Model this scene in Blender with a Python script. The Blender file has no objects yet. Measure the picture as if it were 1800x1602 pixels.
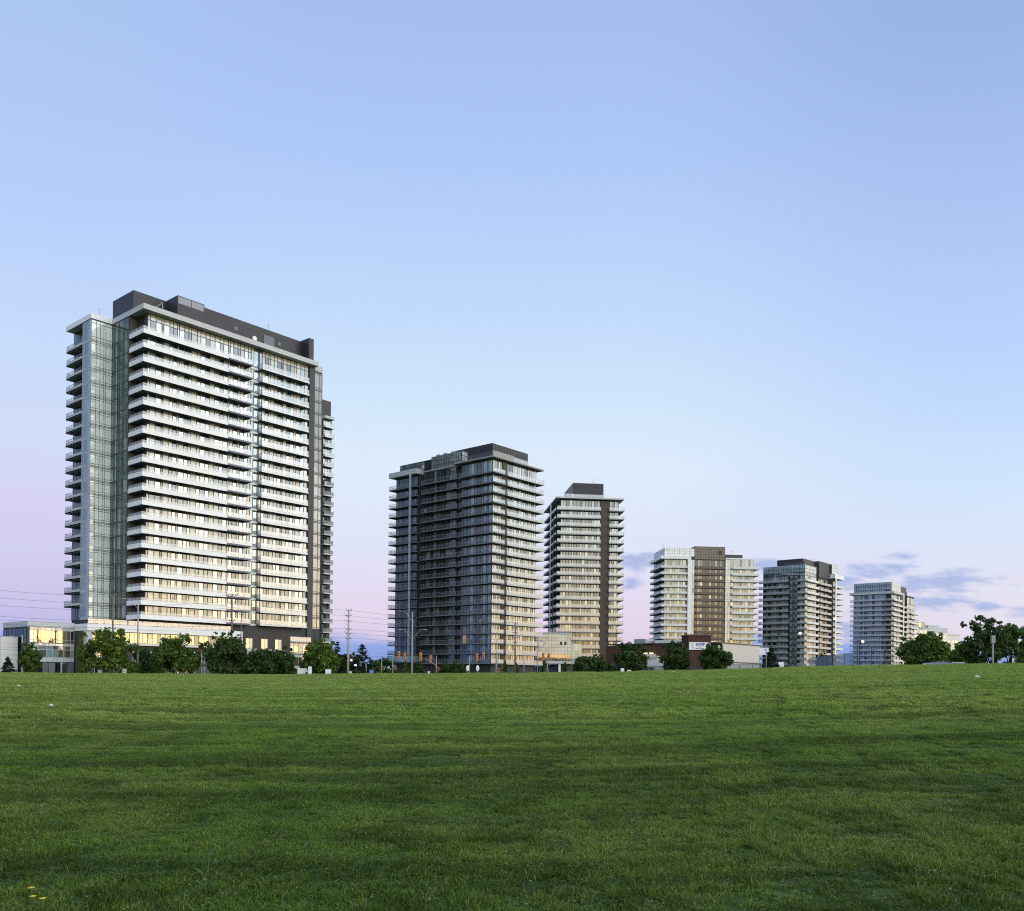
import bpy, math, random
from mathutils import Vector, Matrix, noise
random.seed(7)
R = math.radians
sc = bpy.context.scene
COL = sc.collection

# ------------------------------------------------------------------ camera
FPX, ROLL, CAM_H = 1574.0 / 1800.0, R(0.6), 1.6          # focal length in frame widths
cam_d = bpy.data.cameras.new('camera')
cam_d.sensor_width = 36.0
cam_d.lens = 36.0 * FPX
cam_d.shift_y = 390.0 / 1800.0
cam_d.clip_start, cam_d.clip_end = 0.1, 20000.0
cam = bpy.data.objects.new('camera', cam_d)
cam.location = (0, 0, CAM_H)
cam.rotation_euler = (R(90), -ROLL, 0)
COL.objects.link(cam)
sc.camera = cam
sc.render.resolution_x, sc.render.resolution_y = 1024, 911
sc.cycles.max_bounces = 8
sc.cycles.transparent_max_bounces = 16
sc.cycles.use_denoising = False
sc.cycles.filter_width = 1.1
sc.cycles.caustics_reflective = False
sc.cycles.caustics_refractive = False
sc.view_settings.view_transform = 'Standard'
sc.view_settings.look = 'None'
sc.view_settings.exposure = 0.0
sc.view_settings.gamma = 1.0

SUN_AZ, SUN_EL = 112.0, 5.0            # degrees clockwise from the view direction, above the horizon


def lin(r, g, b, k=1.0):
    f = lambda c: (c / 255 / 12.92 if c <= 10 else ((c / 255 + 0.055) / 1.055) ** 2.4) * k
    return (f(r), f(g), f(b), 1.0)


class NT:
    """small helper that wires shader nodes"""
    def __init__(s, tree):
        s.t = tree
        tree.nodes.clear()

    def n(s, kind, **kw):
        nd = s.t.nodes.new(kind)
        for k, v in kw.items():
            setattr(nd, k, v)
        return nd

    def put(s, sock, v):
        if v is None:
            return
        if hasattr(v, 'is_output'):
            s.t.links.new(v, sock)
        else:
            sock.default_value = v

    def m(s, op, a, b=None, c=None, clamp=False):
        nd = s.n('ShaderNodeMath', operation=op, use_clamp=clamp)
        for i, v in enumerate((a, b, c)):
            s.put(nd.inputs[i], v)
        return nd.outputs[0]

    def smooth(s, v, lo, hi):
        nd = s.n('ShaderNodeMapRange', interpolation_type='SMOOTHSTEP')
        s.put(nd.inputs['Value'], v)
        nd.inputs['From Min'].default_value, nd.inputs['From Max'].default_value = lo, hi
        return nd.outputs['Result']

    def mix(s, fac, a, b, blend='MIX'):
        nd = s.n('ShaderNodeMix', data_type='RGBA', blend_type=blend)
        s.put(nd.inputs['Factor'], fac)
        s.put(nd.inputs['A'] if False else nd.inputs[6], a)
        s.put(nd.inputs[7], b)
        return nd.outputs[2]

    def ramp(s, fac, stops):
        nd = s.n('ShaderNodeValToRGB')
        el = nd.color_ramp.elements
        while len(el) < len(stops):
            el.new(0.5)
        for e, (p, c) in zip(el, stops):
            e.position, e.color = p, c
        s.put(nd.inputs[0], fac)
        return nd.outputs[0]

    def noise(s, vec, scale, detail=3.0, rough=0.55, dim='3D'):
        nd = s.n('ShaderNodeTexNoise', noise_dimensions=dim)
        s.put(nd.inputs['Vector'], vec)
        nd.inputs['Scale'].default_value = scale
        nd.inputs['Detail'].default_value = detail
        nd.inputs['Roughness'].default_value = rough
        return nd.outputs['Fac']


# ------------------------------------------------------------------ world: dusk sky, sunset to the right behind the camera
world = bpy.data.worlds.new('World')
sc.world = world
world.use_nodes = True
w = NT(world.node_tree)
dirv = w.n('ShaderNodeTexCoord').outputs['Generated']
sep = w.n('ShaderNodeSeparateXYZ')
w.put(sep.inputs[0], dirv)
dx, dy, dz = sep.outputs
el = w.m('MULTIPLY', w.m('ARCSINE', dz), 180 / math.pi)           # elevation, degrees
az = w.m('MULTIPLY', w.m('ARCTAN2', dx, dy), 180 / math.pi)       # azimuth, degrees right of the view
pos = w.m('DIVIDE', el, 90.0, clamp=True)
P = lambda e: e / 90.0
left = w.ramp(pos, [(P(0), lin(168, 172, 226)), (P(2.2), lin(186, 184, 229)), (P(4.2), lin(203, 198, 235)), (P(7), lin(210, 208, 241)),
                    (P(9.5), lin(214, 210, 244)), (P(13), lin(209, 220, 249)), (P(18), lin(199, 219, 251)), (P(26), lin(180, 206, 250)),
                    (P(34), lin(169, 197, 242)), (P(90), lin(110, 145, 205))])
mid = w.ramp(pos, [(P(0), lin(216, 203, 232)), (P(3), lin(227, 211, 235)), (P(5), lin(228, 219, 241)), (P(8.5), lin(223, 229, 248)),
                   (P(13), lin(222, 236, 251)), (P(17.5), lin(207, 229, 252)), (P(22), lin(194, 219, 251)), (P(30), lin(173, 201, 248)),
                   (P(37), lin(163, 190, 237)), (P(90), lin(105, 140, 200))])
right = w.ramp(pos, [(P(0), lin(228, 216, 232)), (P(3.8), lin(226, 221, 238)), (P(5.4), lin(225, 224, 242)), (P(8), lin(217, 227, 248)),
                     (P(11), lin(206, 226, 252)), (P(15.6), lin(191, 216, 251)), (P(20), lin(182, 206, 250)), (P(26.7), lin(166, 193, 240)),
                     (P(34), lin(150, 178, 226)), (P(90), lin(98, 132, 192))])
east = w.mix(1.0, left, (0.66, 0.74, 0.82, 1), 'MULTIPLY')      # opposite the sunset the sky is dimmer
left = w.mix(w.smooth(az, -36, -85), left, east)
front = w.mix(w.smooth(az, -28, -12), left, mid)
front = w.mix(w.smooth(az, 6, 30), front, right)
# low bank of blue cloud on the horizon, with an uneven top
cvec = w.n('ShaderNodeCombineXYZ')
w.put(cvec.inputs[0], w.m('MULTIPLY', az, 0.11))
w.put(cvec.inputs[1], w.m('MULTIPLY', el, 0.45))
bank_n = w.noise(cvec.outputs[0], 1.3, 4.0, 0.5)
wave = w.m('MULTIPLY', w.m('SINE', w.m('MULTIPLY_ADD', az, 0.23, 3.4)), 0.4)
bank_top = w.m('ADD', w.m('MULTIPLY_ADD', w.m('SUBTRACT', bank_n, 0.5), 3.4, 2.35), wave)
bank = w.m('MULTIPLY', w.smooth(w.m('SUBTRACT', bank_top, el), -0.7, 0.9), 0.93)
bank_col = w.ramp(pos, [(P(0), lin(122, 158, 226)), (P(2.4), lin(140, 168, 228)), (P(4.5), lin(176, 188, 232))])
front = w.mix(bank, front, bank_col)
# drifting clouds: (azimuth, elevation, half width, half height) in degrees
CLOUDS = [(8.0, 7.4, 2.4, 0.62), (7.5, 6.0, 0.7, 0.5), (15.9, 7.0, 1.7, 0.5), (22.2, 6.5, 2.3, 0.55), (20.3, 5.9, 1.3, 0.5), (19.0, 6.5, 1.0, 0.3),
          (25.2, 5.75, 3.6, 0.62), (25.2, 4.55, 2.3, 0.5), (23.4, 7.3, 0.9, 0.25), (27.7, 4.25, 0.9, 0.3), (29.8, 3.9, 1.2, 0.35),
          (23.3, 4.2, 1.4, 0.55), (21.5, 3.2, 2.4, 0.7), (33.5, 5.6, 3.2, 0.6), (39, 6.8, 4.2, 0.7), (-37, 6.0, 4.0, 0.5), (46, 5.0, 5.0, 0.6)]
cv2 = w.n('ShaderNodeCombineXYZ')
w.put(cv2.inputs[0], w.m('MULTIPLY', az, 0.55))
w.put(cv2.inputs[1], w.m('MULTIPLY_ADD', el, 2.1, w.m('MULTIPLY', az, 0.22)))
cn = w.m('SUBTRACT', w.noise(cv2.outputs[0], 1.0, 5.0, 0.62), 0.5)
mask = None
ae = w.n('ShaderNodeCombineXYZ')
w.put(ae.inputs[0], az)
w.put(ae.inputs[1], el)
for a0, e0, wa, we in CLOUDS:
    q = w.n('ShaderNodeVectorMath', operation='MULTIPLY_ADD')
    w.put(q.inputs[0], ae.outputs[0])
    q.inputs[1].default_value = (1 / wa, 1 / we, 0)
    q.inputs[2].default_value = (-a0 / wa, -e0 / we, 0)
    d = w.n('ShaderNodeVectorMath', operation='LENGTH')
    w.put(d.inputs[0], q.outputs[0])
    mask = d.outputs['Value'] if mask is None else w.m('MINIMUM', mask, d.outputs['Value'])
cl = w.m('MULTIPLY', w.smooth(w.m('MULTIPLY_ADD', cn, 3.2, w.m('SUBTRACT', 1.2, mask)), -0.1, 1.1), 0.82)
front = w.mix(cl, front, lin(162, 180, 227))
# the side of the sunset
solar = w.ramp(pos, [(P(0), (1.9, 1.1, 0.46, 1)), (P(2.5), (2.5, 1.78, 0.90, 1)), (P(6), (2.35, 2.08, 1.55, 1)), (P(11), (2.0, 2.12, 2.08, 1)),
                     (P(18), (1.80, 2.06, 2.28, 1)), (P(28), (1.38, 1.68, 2.05, 1)), (P(45), (0.74, 1.0, 1.40, 1)), (P(90), (0.22, 0.36, 0.68, 1))])
ca = w.m('COSINE', w.m('MULTIPLY', w.m('SUBTRACT', az, SUN_AZ), math.pi / 180))
cb = w.m('COSINE', w.m('MULTIPLY', w.m('SUBTRACT', az, 138.0), math.pi / 180))   # the afterglow spreads wider than the sun
sky_c = w.mix(w.smooth(cb, -0.25, 0.76), front, solar)
nish = w.n('ShaderNodeTexSky', sky_type='NISHITA', sun_disc=False)
nish.sun_elevation = R(SUN_EL)
nish.sun_rotation = R(SUN_AZ)
nish.altitude = 150
glow = w.mix(w.smooth(ca, -0.1, 0.7), (0, 0, 0, 1), nish.outputs[0])
bg1 = w.n('ShaderNodeBackground')
w.put(bg1.inputs[0], sky_c)
bg1.inputs[1].default_value = 1.0
bg2 = w.n('ShaderNodeBackground')
w.put(bg2.inputs[0], glow)
bg2.inputs[1].default_value = 0.05
add = w.n('ShaderNodeAddShader')
w.put(add.inputs[0], bg1.outputs[0])
w.put(add.inputs[1], bg2.outputs[0])
wo = w.n('ShaderNodeOutputWorld')
w.put(wo.inputs[0], add.outputs[0])

# ------------------------------------------------------------------ sun: almost down, soft and warm
sun_d = bpy.data.lights.new('sun', 'SUN')
sun_d.energy, sun_d.angle, sun_d.color = 0.5, R(40), (1.0, 0.95, 0.87)
sun = bpy.data.objects.new('sun', sun_d)
sv = Vector((math.sin(R(SUN_AZ)) * math.cos(R(SUN_EL)), math.cos(R(SUN_AZ)) * math.cos(R(SUN_EL)), math.sin(R(SUN_EL))))
sun.rotation_euler = sv.to_track_quat('Z', 'Y').to_euler()
sun.location = sv * 300
COL.objects.link(sun)

# ------------------------------------------------------------------ materials
M = {}


def obj_rand(t):
    """a value that differs from piece to piece"""
    a = t.n('ShaderNodeObjectInfo').outputs['Random']
    b = t.n('ShaderNodeNewGeometry').outputs['Random Per Island']
    return t.m('FRACT', t.m('ADD', a, b))


def mat(name, rgb, rough=0.6, spec=0.4, var=0.12, scale=1.5, metal=0.0, bump=0.0, streak=False):
    m = bpy.data.materials.new(name)
    m.use_nodes = True
    t = NT(m.node_tree)
    p = t.n('ShaderNodeBsdfPrincipled')
    co = t.n('ShaderNodeTexCoord').outputs['Object']
    if streak:
        mp = t.n('ShaderNodeMapping')
        mp.inputs['Scale'].default_value = (1, 1, 0.12)
        t.put(mp.inputs[0], co)
        co = mp.outputs[0]
    nz = t.noise(co, scale, 5.0, 0.6)
    k = t.m('MULTIPLY_ADD', t.m('SUBTRACT', nz, 0.5), 2 * var, 1.0)
    k2 = t.m('MULTIPLY', k, t.m('MULTIPLY_ADD', obj_rand(t), var * 0.8, 1.0 - var * 0.4))
    col = t.mix(1.0, (*rgb, 1), (1, 1, 1, 1), 'MULTIPLY')
    vm = t.n('ShaderNodeVectorMath', operation='SCALE')
    t.put(vm.inputs[0], col)
    t.put(vm.inputs['Scale'], k2)
    t.put(p.inputs['Base Color'], vm.outputs[0])
    p.inputs['Roughness'].default_value = rough
    p.inputs['Specular IOR Level'].default_value = spec
    p.inputs['Metallic'].default_value = metal
    if bump:
        b = t.n('ShaderNodeBump')
        b.inputs['Strength'].default_value = bump
        b.inputs['Distance'].default_value = 0.03
        t.put(b.inputs['Height'], t.noise(co, scale * 6, 4))
        t.put(p.inputs['Normal'], b.outputs[0])
    t.put(t.n('ShaderNodeOutputMaterial').inputs[0], p.outputs[0])
    M[name] = m
    return m


def glass(name, inside, refl, tint=(1, 1, 1), var=0.5, rough=0.02, emit=None):
    """a coated window pane: dim room or blind behind, mirror-like sky in front"""
    m = bpy.data.materials.new(name)
    m.use_nodes = True
    t = NT(m.node_tree)
    rnd = obj_rand(t)
    vm = t.n('ShaderNodeVectorMath', operation='SCALE')
    vm.inputs[0].default_value = inside
    t.put(vm.inputs['Scale'], t.m('MULTIPLY_ADD', rnd, 2 * var, 1 - var))
    d = t.n('ShaderNodeBsdfDiffuse')
    t.put(d.inputs[0], vm.outputs[0])
    inner = d.outputs[0]
    if emit:
        e = t.n('ShaderNodeEmission')
        e.inputs[0].default_value = (*emit[:3], 1)
        e.inputs[1].default_value = emit[3]
        ad = t.n('ShaderNodeAddShader')
        t.put(ad.inputs[0], inner)
        t.put(ad.inputs[1], e.outputs[0])
        inner = ad.outputs[0]
    g = t.n('ShaderNodeBsdfGlossy')
    g.inputs['Color'].default_value = (*tint, 1)
    g.inputs['Roughness'].default_value = rough
    bp = t.n('ShaderNodeBump')
    bp.inputs['Strength'].default_value = 0.25
    bp.inputs['Distance'].default_value = 0.02
    t.put(bp.inputs['Height'], t.noise(t.n('ShaderNodeTexCoord').outputs['Object'], 0.6, 2))
    t.put(g.inputs['Normal'], bp.outputs[0])
    fr = t.n('ShaderNodeFresnel')
    fr.inputs[0].default_value = 1.5
    fac = t.m('ADD', fr.outputs[0], t.m('MULTIPLY_ADD', rnd, 0.3 * refl, 0.85 * refl), clamp=True)
    mx = t.n('ShaderNodeMixShader')
    t.put(mx.inputs[0], fac)
    t.put(mx.inputs[1], inner)
    t.put(mx.inputs[2], g.outputs[0])
    t.put(t.n('ShaderNodeOutputMaterial').inputs[0], mx.outputs[0])
    M[name] = m
    return m


def sheer(name, rgb, clear, gloss=0.12):
    """glass guard, netting: part of the light goes straight through"""
    m = bpy.data.materials.new(name)
    m.use_nodes = True
    t = NT(m.node_tree)
    d = t.n('ShaderNodeBsdfDiffuse')
    d.inputs[0].default_value = (*rgb, 1)
    tr = t.n('ShaderNodeBsdfTransparent')
    tr.inputs[0].default_value = (0.96, 0.975, 0.98, 1)
    g = t.n('ShaderNodeBsdfGlossy')
    g.inputs['Roughness'].default_value = 0.05
    a = t.n('ShaderNodeMixShader')
    a.inputs[0].default_value = clear
    t.put(a.inputs[1], d.outputs[0])
    t.put(a.inputs[2], tr.outputs[0])
    b = t.n('ShaderNodeMixShader')
    b.inputs[0].default_value = gloss
    t.put(b.inputs[1], a.outputs[0])
    t.put(b.inputs[2], g.outputs[0])
    t.put(t.n('ShaderNodeOutputMaterial').inputs[0], b.outputs[0])
    M[name] = m
    return m


def lamp(name, rgb, power):
    m = bpy.data.materials.new(name)
    m.use_nodes = True
    t = NT(m.node_tree)
    e = t.n('ShaderNodeEmission')
    e.inputs[0].default_value = (*rgb, 1)
    e.inputs[1].default_value = power
    t.put(t.n('ShaderNodeOutputMaterial').inputs[0], e.outputs[0])
    M[name] = m


def leafy(name, rgb, rgb2):
    m = bpy.data.materials.new(name)
    m.use_nodes = True
    t = NT(m.node_tree)
    geo = t.n('ShaderNodeNewGeometry')
    r = geo.outputs['Random Per Island']
    big = t.noise(t.n('ShaderNodeTexCoord').outputs['Object'], 0.55, 2)
    f = t.m('MULTIPLY_ADD', t.m('SUBTRACT', big, 0.5), 1.6, t.m('MULTIPLY', r, 0.85), clamp=True)
    col = t.mix(f, (*rgb, 1), (*rgb2, 1))
    d = t.n('ShaderNodeBsdfPrincipled')
    t.put(d.inputs['Base Color'], col)
    d.inputs['Roughness'].default_value = 0.55
    d.inputs['Specular IOR Level'].default_value = 0.25
    tl = t.n('ShaderNodeBsdfTranslucent')
    t.put(tl.inputs[0], t.mix(1.0, col, (1.0, 1.25, 0.5, 1), 'MULTIPLY'))
    mx = t.n('ShaderNodeMixShader')
    mx.inputs[0].default_value = 0.3
    t.put(mx.inputs[1], d.outputs[0])
    t.put(mx.inputs[2], tl.outputs[0])
    t.put(t.n('ShaderNodeOutputMaterial').inputs[0], mx.outputs[0])
    M[name] = m


mat('white_panel', (0.80, 0.80, 0.79), 0.35, 0.5, 0.07, 0.4, streak=True)
mat('grey_white', (0.50, 0.51, 0.51), 0.5, 0.4, 0.10, 0.5, streak=True)
mat('cream_panel', (0.72, 0.71, 0.66), 0.4, 0.5, 0.12, 0.5)
mat('concrete', (0.34, 0.34, 0.34), 0.8, 0.2, 0.15, 0.7, bump=0.2)
mat('slab_grey', (0.17, 0.18, 0.20), 0.75, 0.2, 0.15, 0.7)
mat('soffit_dark', (0.17, 0.185, 0.22), 0.8, 0.2, 0.15, 0.7)
mat('charcoal', (0.026, 0.025, 0.030), 0.45, 0.45, 0.15, 0.4)
mat('charcoal_grey', (0.060, 0.058, 0.063), 0.55, 0.4, 0.12, 0.5)
mat('dark_wall', (0.055, 0.057, 0.062), 0.7, 0.3, 0.2, 0.6)
mat('stone_dark', (0.10, 0.095, 0.095), 0.8, 0.2, 0.2, 1.2)
mat('brown_edge', (0.125, 0.088, 0.066), 0.45, 0.5, 0.14, 0.6)
mat('brown_panel', (0.082, 0.057, 0.043), 0.5, 0.4, 0.14, 0.6)
mat('brown_brick', (0.085, 0.040, 0.030), 0.85, 0.2, 0.25, 2.0, bump=0.3)
mat('dark_brick', (0.075, 0.062, 0.060), 0.85, 0.2, 0.2, 2.0, bump=0.3)
mat('stucco', (0.62, 0.56, 0.50), 0.85, 0.2, 0.06, 0.6, bump=0.1)
mat('white_wall', (0.72, 0.70, 0.67), 0.7, 0.3, 0.06, 0.6)
mat('frame_dark', (0.05, 0.055, 0.06), 0.4, 0.5, 0.1)
mat('frame_light', (0.45, 0.46, 0.46), 0.4, 0.5, 0.1)
mat('metal', (0.38, 0.39, 0.40), 0.4, 0.5, 0.1, metal=0.6)
mat('galvanised', (0.30, 0.30, 0.29), 0.55, 0.4, 0.15, 2.0, metal=0.3)
mat('pole_concrete', (0.36, 0.34, 0.31), 0.85, 0.2, 0.15, 3.0)
mat('pole_wood', (0.16, 0.13, 0.11), 0.9, 0.1, 0.25, 2.0)
mat('pole_dark', (0.03, 0.03, 0.032), 0.5, 0.4, 0.1)
mat('wire', (0.06, 0.06, 0.07), 0.6, 0.3, 0.05)
mat('signal_yellow', (0.80, 0.30, 0.04), 0.5, 0.4, 0.12)
mat('sign_white', (0.80, 0.81, 0.84), 0.5, 0.4, 0.04)
mat('sign_grey', (0.30, 0.29, 0.28), 0.6, 0.3, 0.1)
mat('sign_blue', (0.02, 0.04, 0.28), 0.5, 0.4, 0.05)
mat('sign_red', (0.55, 0.05, 0.06), 0.5, 0.4, 0.05)
mat('box_blue', (0.16, 0.26, 0.62), 0.5, 0.4, 0.1)
mat('bark', (0.075, 0.060, 0.048), 0.9, 0.1, 0.3, 4.0, bump=0.5)
mat('asphalt', (0.05, 0.05, 0.052), 0.9, 0.2, 0.2, 1.0)
mat('pavement', (0.30, 0.29, 0.28), 0.9, 0.2, 0.12, 0.8)
mat('kerb_stone', (0.36, 0.35, 0.34), 0.9, 0.2, 0.1, 0.8)
mat('road_paint', (0.75, 0.75, 0.72), 0.7, 0.2, 0.15, 2.0)
mat('car_white', (0.75, 0.76, 0.78), 0.25, 0.5, 0.02)
mat('car_silver', (0.42, 0.43, 0.45), 0.25, 0.5, 0.02, metal=0.5)
mat('car_dark', (0.03, 0.032, 0.04), 0.25, 0.5, 0.02)
mat('tyre', (0.02, 0.02, 0.02), 0.8, 0.2, 0.1)
mat('paper', (0.78, 0.78, 0.76), 0.8, 0.2, 0.05)
mat('petal', (0.80, 0.55, 0.03), 0.6, 0.2, 0.1)
mat('weed_stem', (0.075, 0.105, 0.045), 0.6, 0.2, 0.15)
mat('netting_post', (0.05, 0.055, 0.065), 0.5, 0.3, 0.1)
glass('glass', (0.09, 0.105, 0.10), 0.26, (0.95, 1.0, 0.99))
glass('glass_blind', (0.34, 0.355, 0.335), 0.10, (1, 1, 1), 0.45)
glass('glass_dark', (0.022, 0.025, 0.028), 0.10, (0.85, 0.95, 1.0))
glass('glass_blue', (0.070, 0.095, 0.110), 0.24, (0.76, 0.93, 1.0))
glass('glass_green', (0.76, 0.82, 0.76), 0.06, (0.93, 1.0, 0.96), 0.12)
glass('glass_grey', (0.20, 0.195, 0.19), 0.08, (1, 0.97, 0.94), 0.12)
glass('glass_mirror', (0.14, 0.10, 0.045), 0.27, (1, 0.92, 0.68), 0.3)  # sunset yellow is tinted into the pane as well as reflected
glass('spandrel_white', (0.62, 0.64, 0.63), 0.10, (1, 1, 1), 0.08)
glass('spandrel_cream', (0.46, 0.47, 0.42), 0.06, (1, 1, 1), 0.12)
glass('spandrel_dark', (0.028, 0.028, 0.032), 0.05, (1, 1, 1), 0.2)
glass('spandrel_blue', (0.24, 0.34, 0.37), 0.18, (0.75, 0.95, 1.0), 0.12)
glass('spandrel_brown', (0.060, 0.043, 0.033), 0.03, (1, 0.96, 0.9), 0.15)
glass('glass_shaded', (0.030, 0.037, 0.040), 0.06, (0.70, 0.92, 0.95))  # copy of glass for left faces, their shade put into the colour
glass('blind_shaded', (0.17, 0.185, 0.195), 0.05, (0.72, 0.92, 0.95), 0.45)
glass('blue_shaded', (0.20, 0.25, 0.265), 0.10, (0.7, 0.95, 1.0), 0.35)  # glass copy for bluish left faces, reflected sky put into the colour
glass('pale_shaded', (0.38, 0.44, 0.45), 0.08, (0.75, 0.95, 1.0), 0.15)
glass('spandrel_shaded', (0.20, 0.215, 0.225), 0.04, (0.72, 0.92, 0.95), 0.2)  # white and cream spandrels darkened to stand for left-face shade
glass('glass_lit', (0.2, 0.15, 0.1), 0.08, emit=(1.0, 0.58, 0.22, 0.30))
glass('car_glass', (0.02, 0.022, 0.025), 0.10)
sheer('guard_glass', (0.70, 0.71, 0.73), 0.70, 0.12)
sheer('guard_strip', (0.62, 0.64, 0.66), 0.80, 0.06)
sheer('guard_clear', (0.16, 0.19, 0.21), 0.90, 0.02)
sheer('netting', (0.12, 0.16, 0.24), 0.52, 0.0)
sheer('chain_link', (0.20, 0.20, 0.20), 0.72, 0.0)
lamp('lamp_glow', (1.0, 0.93, 0.80), 1.9)
lamp('wash_glow', (1.0, 0.88, 0.55), 2.2)
leafy('leaf_mid', (0.040, 0.080, 0.014), (0.115, 0.190, 0.032))
leafy('leaf_dark', (0.026, 0.052, 0.012), (0.080, 0.135, 0.030))
leafy('leaf_bright', (0.055, 0.100, 0.013), (0.170, 0.240, 0.034))
leafy('needle', (0.010, 0.022, 0.012), (0.032, 0.054, 0.026))


# ------------------------------------------------------------------ building blocks
class MB:
    """collects boxes, tubes and faces for ONE mesh"""
    def __init__(s):
        s.v, s.f, s.k, s.mats = [], [], [], []

    def mi(s, m):
        if m not in s.mats:
            s.mats.append(m)
        return s.mats.index(m)

    def face(s, pts, m):
        b = len(s.v)
        s.v += [tuple(p) for p in pts]
        s.f.append(tuple(range(b, b + len(pts))))
        s.k.append(s.mi(m))

    def hexa(s, p, m):
        b = len(s.v)
        s.v += [tuple(q) for q in p]
        k = s.mi(m)
        for q in ((0, 3, 2, 1), (4, 5, 6, 7), (0, 1, 5, 4), (1, 2, 6, 5), (2, 3, 7, 6), (3, 0, 4, 7)):
            s.f.append(tuple(b + i for i in q))
            s.k.append(k)

    def box(s, x0, x1, y0, y1, z0, z1, m):
        if x0 > x1: x0, x1 = x1, x0
        if y0 > y1: y0, y1 = y1, y0
        s.hexa([(x0, y0, z0), (x1, y0, z0), (x1, y1, z0), (x0, y1, z0), (x0, y0, z1), (x1, y0, z1), (x1, y1, z1), (x0, y1, z1)], m)

    def tube(s, pts, rad, m, n=6, cap=True):
        """tapered tube through pts; rad is one radius or one per point"""
        pts = [Vector(p) for p in pts]
        if not hasattr(rad, '__len__'):
            rad = [rad] * len(pts)
        b = len(s.v)
        k = s.mi(m)
        for i, p in enumerate(pts):
            d = (pts[min(i + 1, len(pts) - 1)] - pts[max(i - 1, 0)]).normalized()
            a = Vector((1, 0, 0)) if abs(d.x) < 0.8 else Vector((0, 1, 0))
            e = d.cross(a).normalized()
            g = d.cross(e)
            for j in range(n):
                t = 2 * math.pi * j / n
                s.v.append(tuple(p + (e * math.cos(t) + g * math.sin(t)) * rad[i]))
        for i in range(len(pts) - 1):
            for j in range(n):
                s.f.append((b + i * n + j, b + i * n + (j + 1) % n, b + (i + 1) * n + (j + 1) % n, b + (i + 1) * n + j))
                s.k.append(k)
        if cap:
            s.f.append(tuple(b + j for j in range(n - 1, -1, -1)))
            s.f.append(tuple(b + (len(pts) - 1) * n + j for j in range(n)))
            s.k += [k, k]

    def ball(s, c, rx, ry, rz, m, nu=10, nv=6):
        b = len(s.v)
        k = s.mi(m)
        for i in range(nv + 1):
            th = math.pi * i / nv
            for j in range(nu):
                ph = 2 * math.pi * j / nu
                s.v.append((c[0] + rx * math.sin(th) * math.cos(ph), c[1] + ry * math.sin(th) * math.sin(ph), c[2] + rz * math.cos(th)))
        for i in range(nv):
            for j in range(nu):
                s.f.append((b + i * nu + j, b + (i + 1) * nu + j, b + (i + 1) * nu + (j + 1) % nu, b + i * nu + (j + 1) % nu))
                s.k.append(k)

    def mesh(s, name):
        me = bpy.data.meshes.new(name)
        me.from_pydata(s.v, [], s.f)
        for m in s.mats:
            me.materials.append(M[m])
        me.polygons.foreach_set('material_index', s.k)
        me.update()
        return me

    def build(s, name, parent=None, smooth=False):
        me = s.mesh(name)
        if smooth:
            me.polygons.foreach_set('use_smooth', [True] * len(me.polygons))
        return link(name, me, parent)


def link(name, me, parent=None, loc=None):
    o = bpy.data.objects.new(name, me)
    COL.objects.link(o)
    if parent is not None:
        o.parent = parent
    if loc is not None:
        o.location = loc
    return o


def tag(o, label, cat, group=None, kind=None):
    o['label'], o['category'] = label, cat
    if group:
        o['group'] = group
    if kind:
        o['kind'] = kind
    return o


def struct(o):
    o['kind'] = 'structure'
    return o


def thing(name, label, cat, loc=(0, 0, 0), rz=0.0, group=None):
    o = bpy.data.objects.new(name, None)
    o.empty_display_size = 0.5
    COL.objects.link(o)
    o.location, o.rotation_euler = loc, (0, 0, rz)
    return tag(o, label, cat, group)


def copy_tree(o, parent=None):
    c = o.copy()
    COL.objects.link(c)
    c.parent = parent
    for ch in o.children:
        copy_tree(ch, c)
    return c


def at(u, v, y):
    """point at depth y seen at photo position (u, v)"""
    du, dv = u - 900.0, 1191.0 - v
    a = du * math.cos(ROLL) - dv * math.sin(ROLL)
    b = du * math.sin(ROLL) + dv * math.cos(ROLL)
    return Vector((a / 1574.0 * y, y, CAM_H + b / 1574.0 * y))


# ------------------------------------------------------------------ ground: a lawn that rises gently to a crest, streets beyond
CREST = [(-180, 1.2), (-60, 1.3), (-34.9, 1.46), (-29.8, 1.50), (-24.0, 1.53), (-16.0, 1.59), (-7.2, 1.86), (0, 2.07), (5.4, 2.30), (10.8, 2.59),
         (15.3, 2.86), (17.6, 3.08), (20.9, 3.24), (24.0, 3.36), (29.8, 3.54), (37.3, 3.7), (60, 3.2), (120, 1.6), (180, 1.2)]
RC = 105.0


def crest_h(a):
    for (a0, h0), (a1, h1) in zip(CREST, CREST[1:]):
        if a <= a1:
            t = (a - a0) / (a1 - a0)
            t = t * t * (3 - 2 * t)
            return h0 + (h1 - h0) * t
    return CREST[-1][1]


def sst(t):
    t = max(0.0, min(1.0, t))
    return t * t * (3 - 2 * t)


def ground_z(x, y):
    r = math.hypot(x, y)
    a = math.degrees(math.atan2(x, y))
    h = crest_h(a)
    roll = 0.05 * math.sin(x * 0.21 + 1.3) * math.sin(y * 0.17 + x * 0.05) + 0.035 * math.sin(y * 0.43 + x * 0.11)
    roll *= sst(r / 14.0) * (1 - sst((r - 70) / 30.0))
    if r < RC:
        return h * (r / RC) + roll
    return h - min(1.1, h * 0.6) * sst((r - RC) / 28.0)


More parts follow.
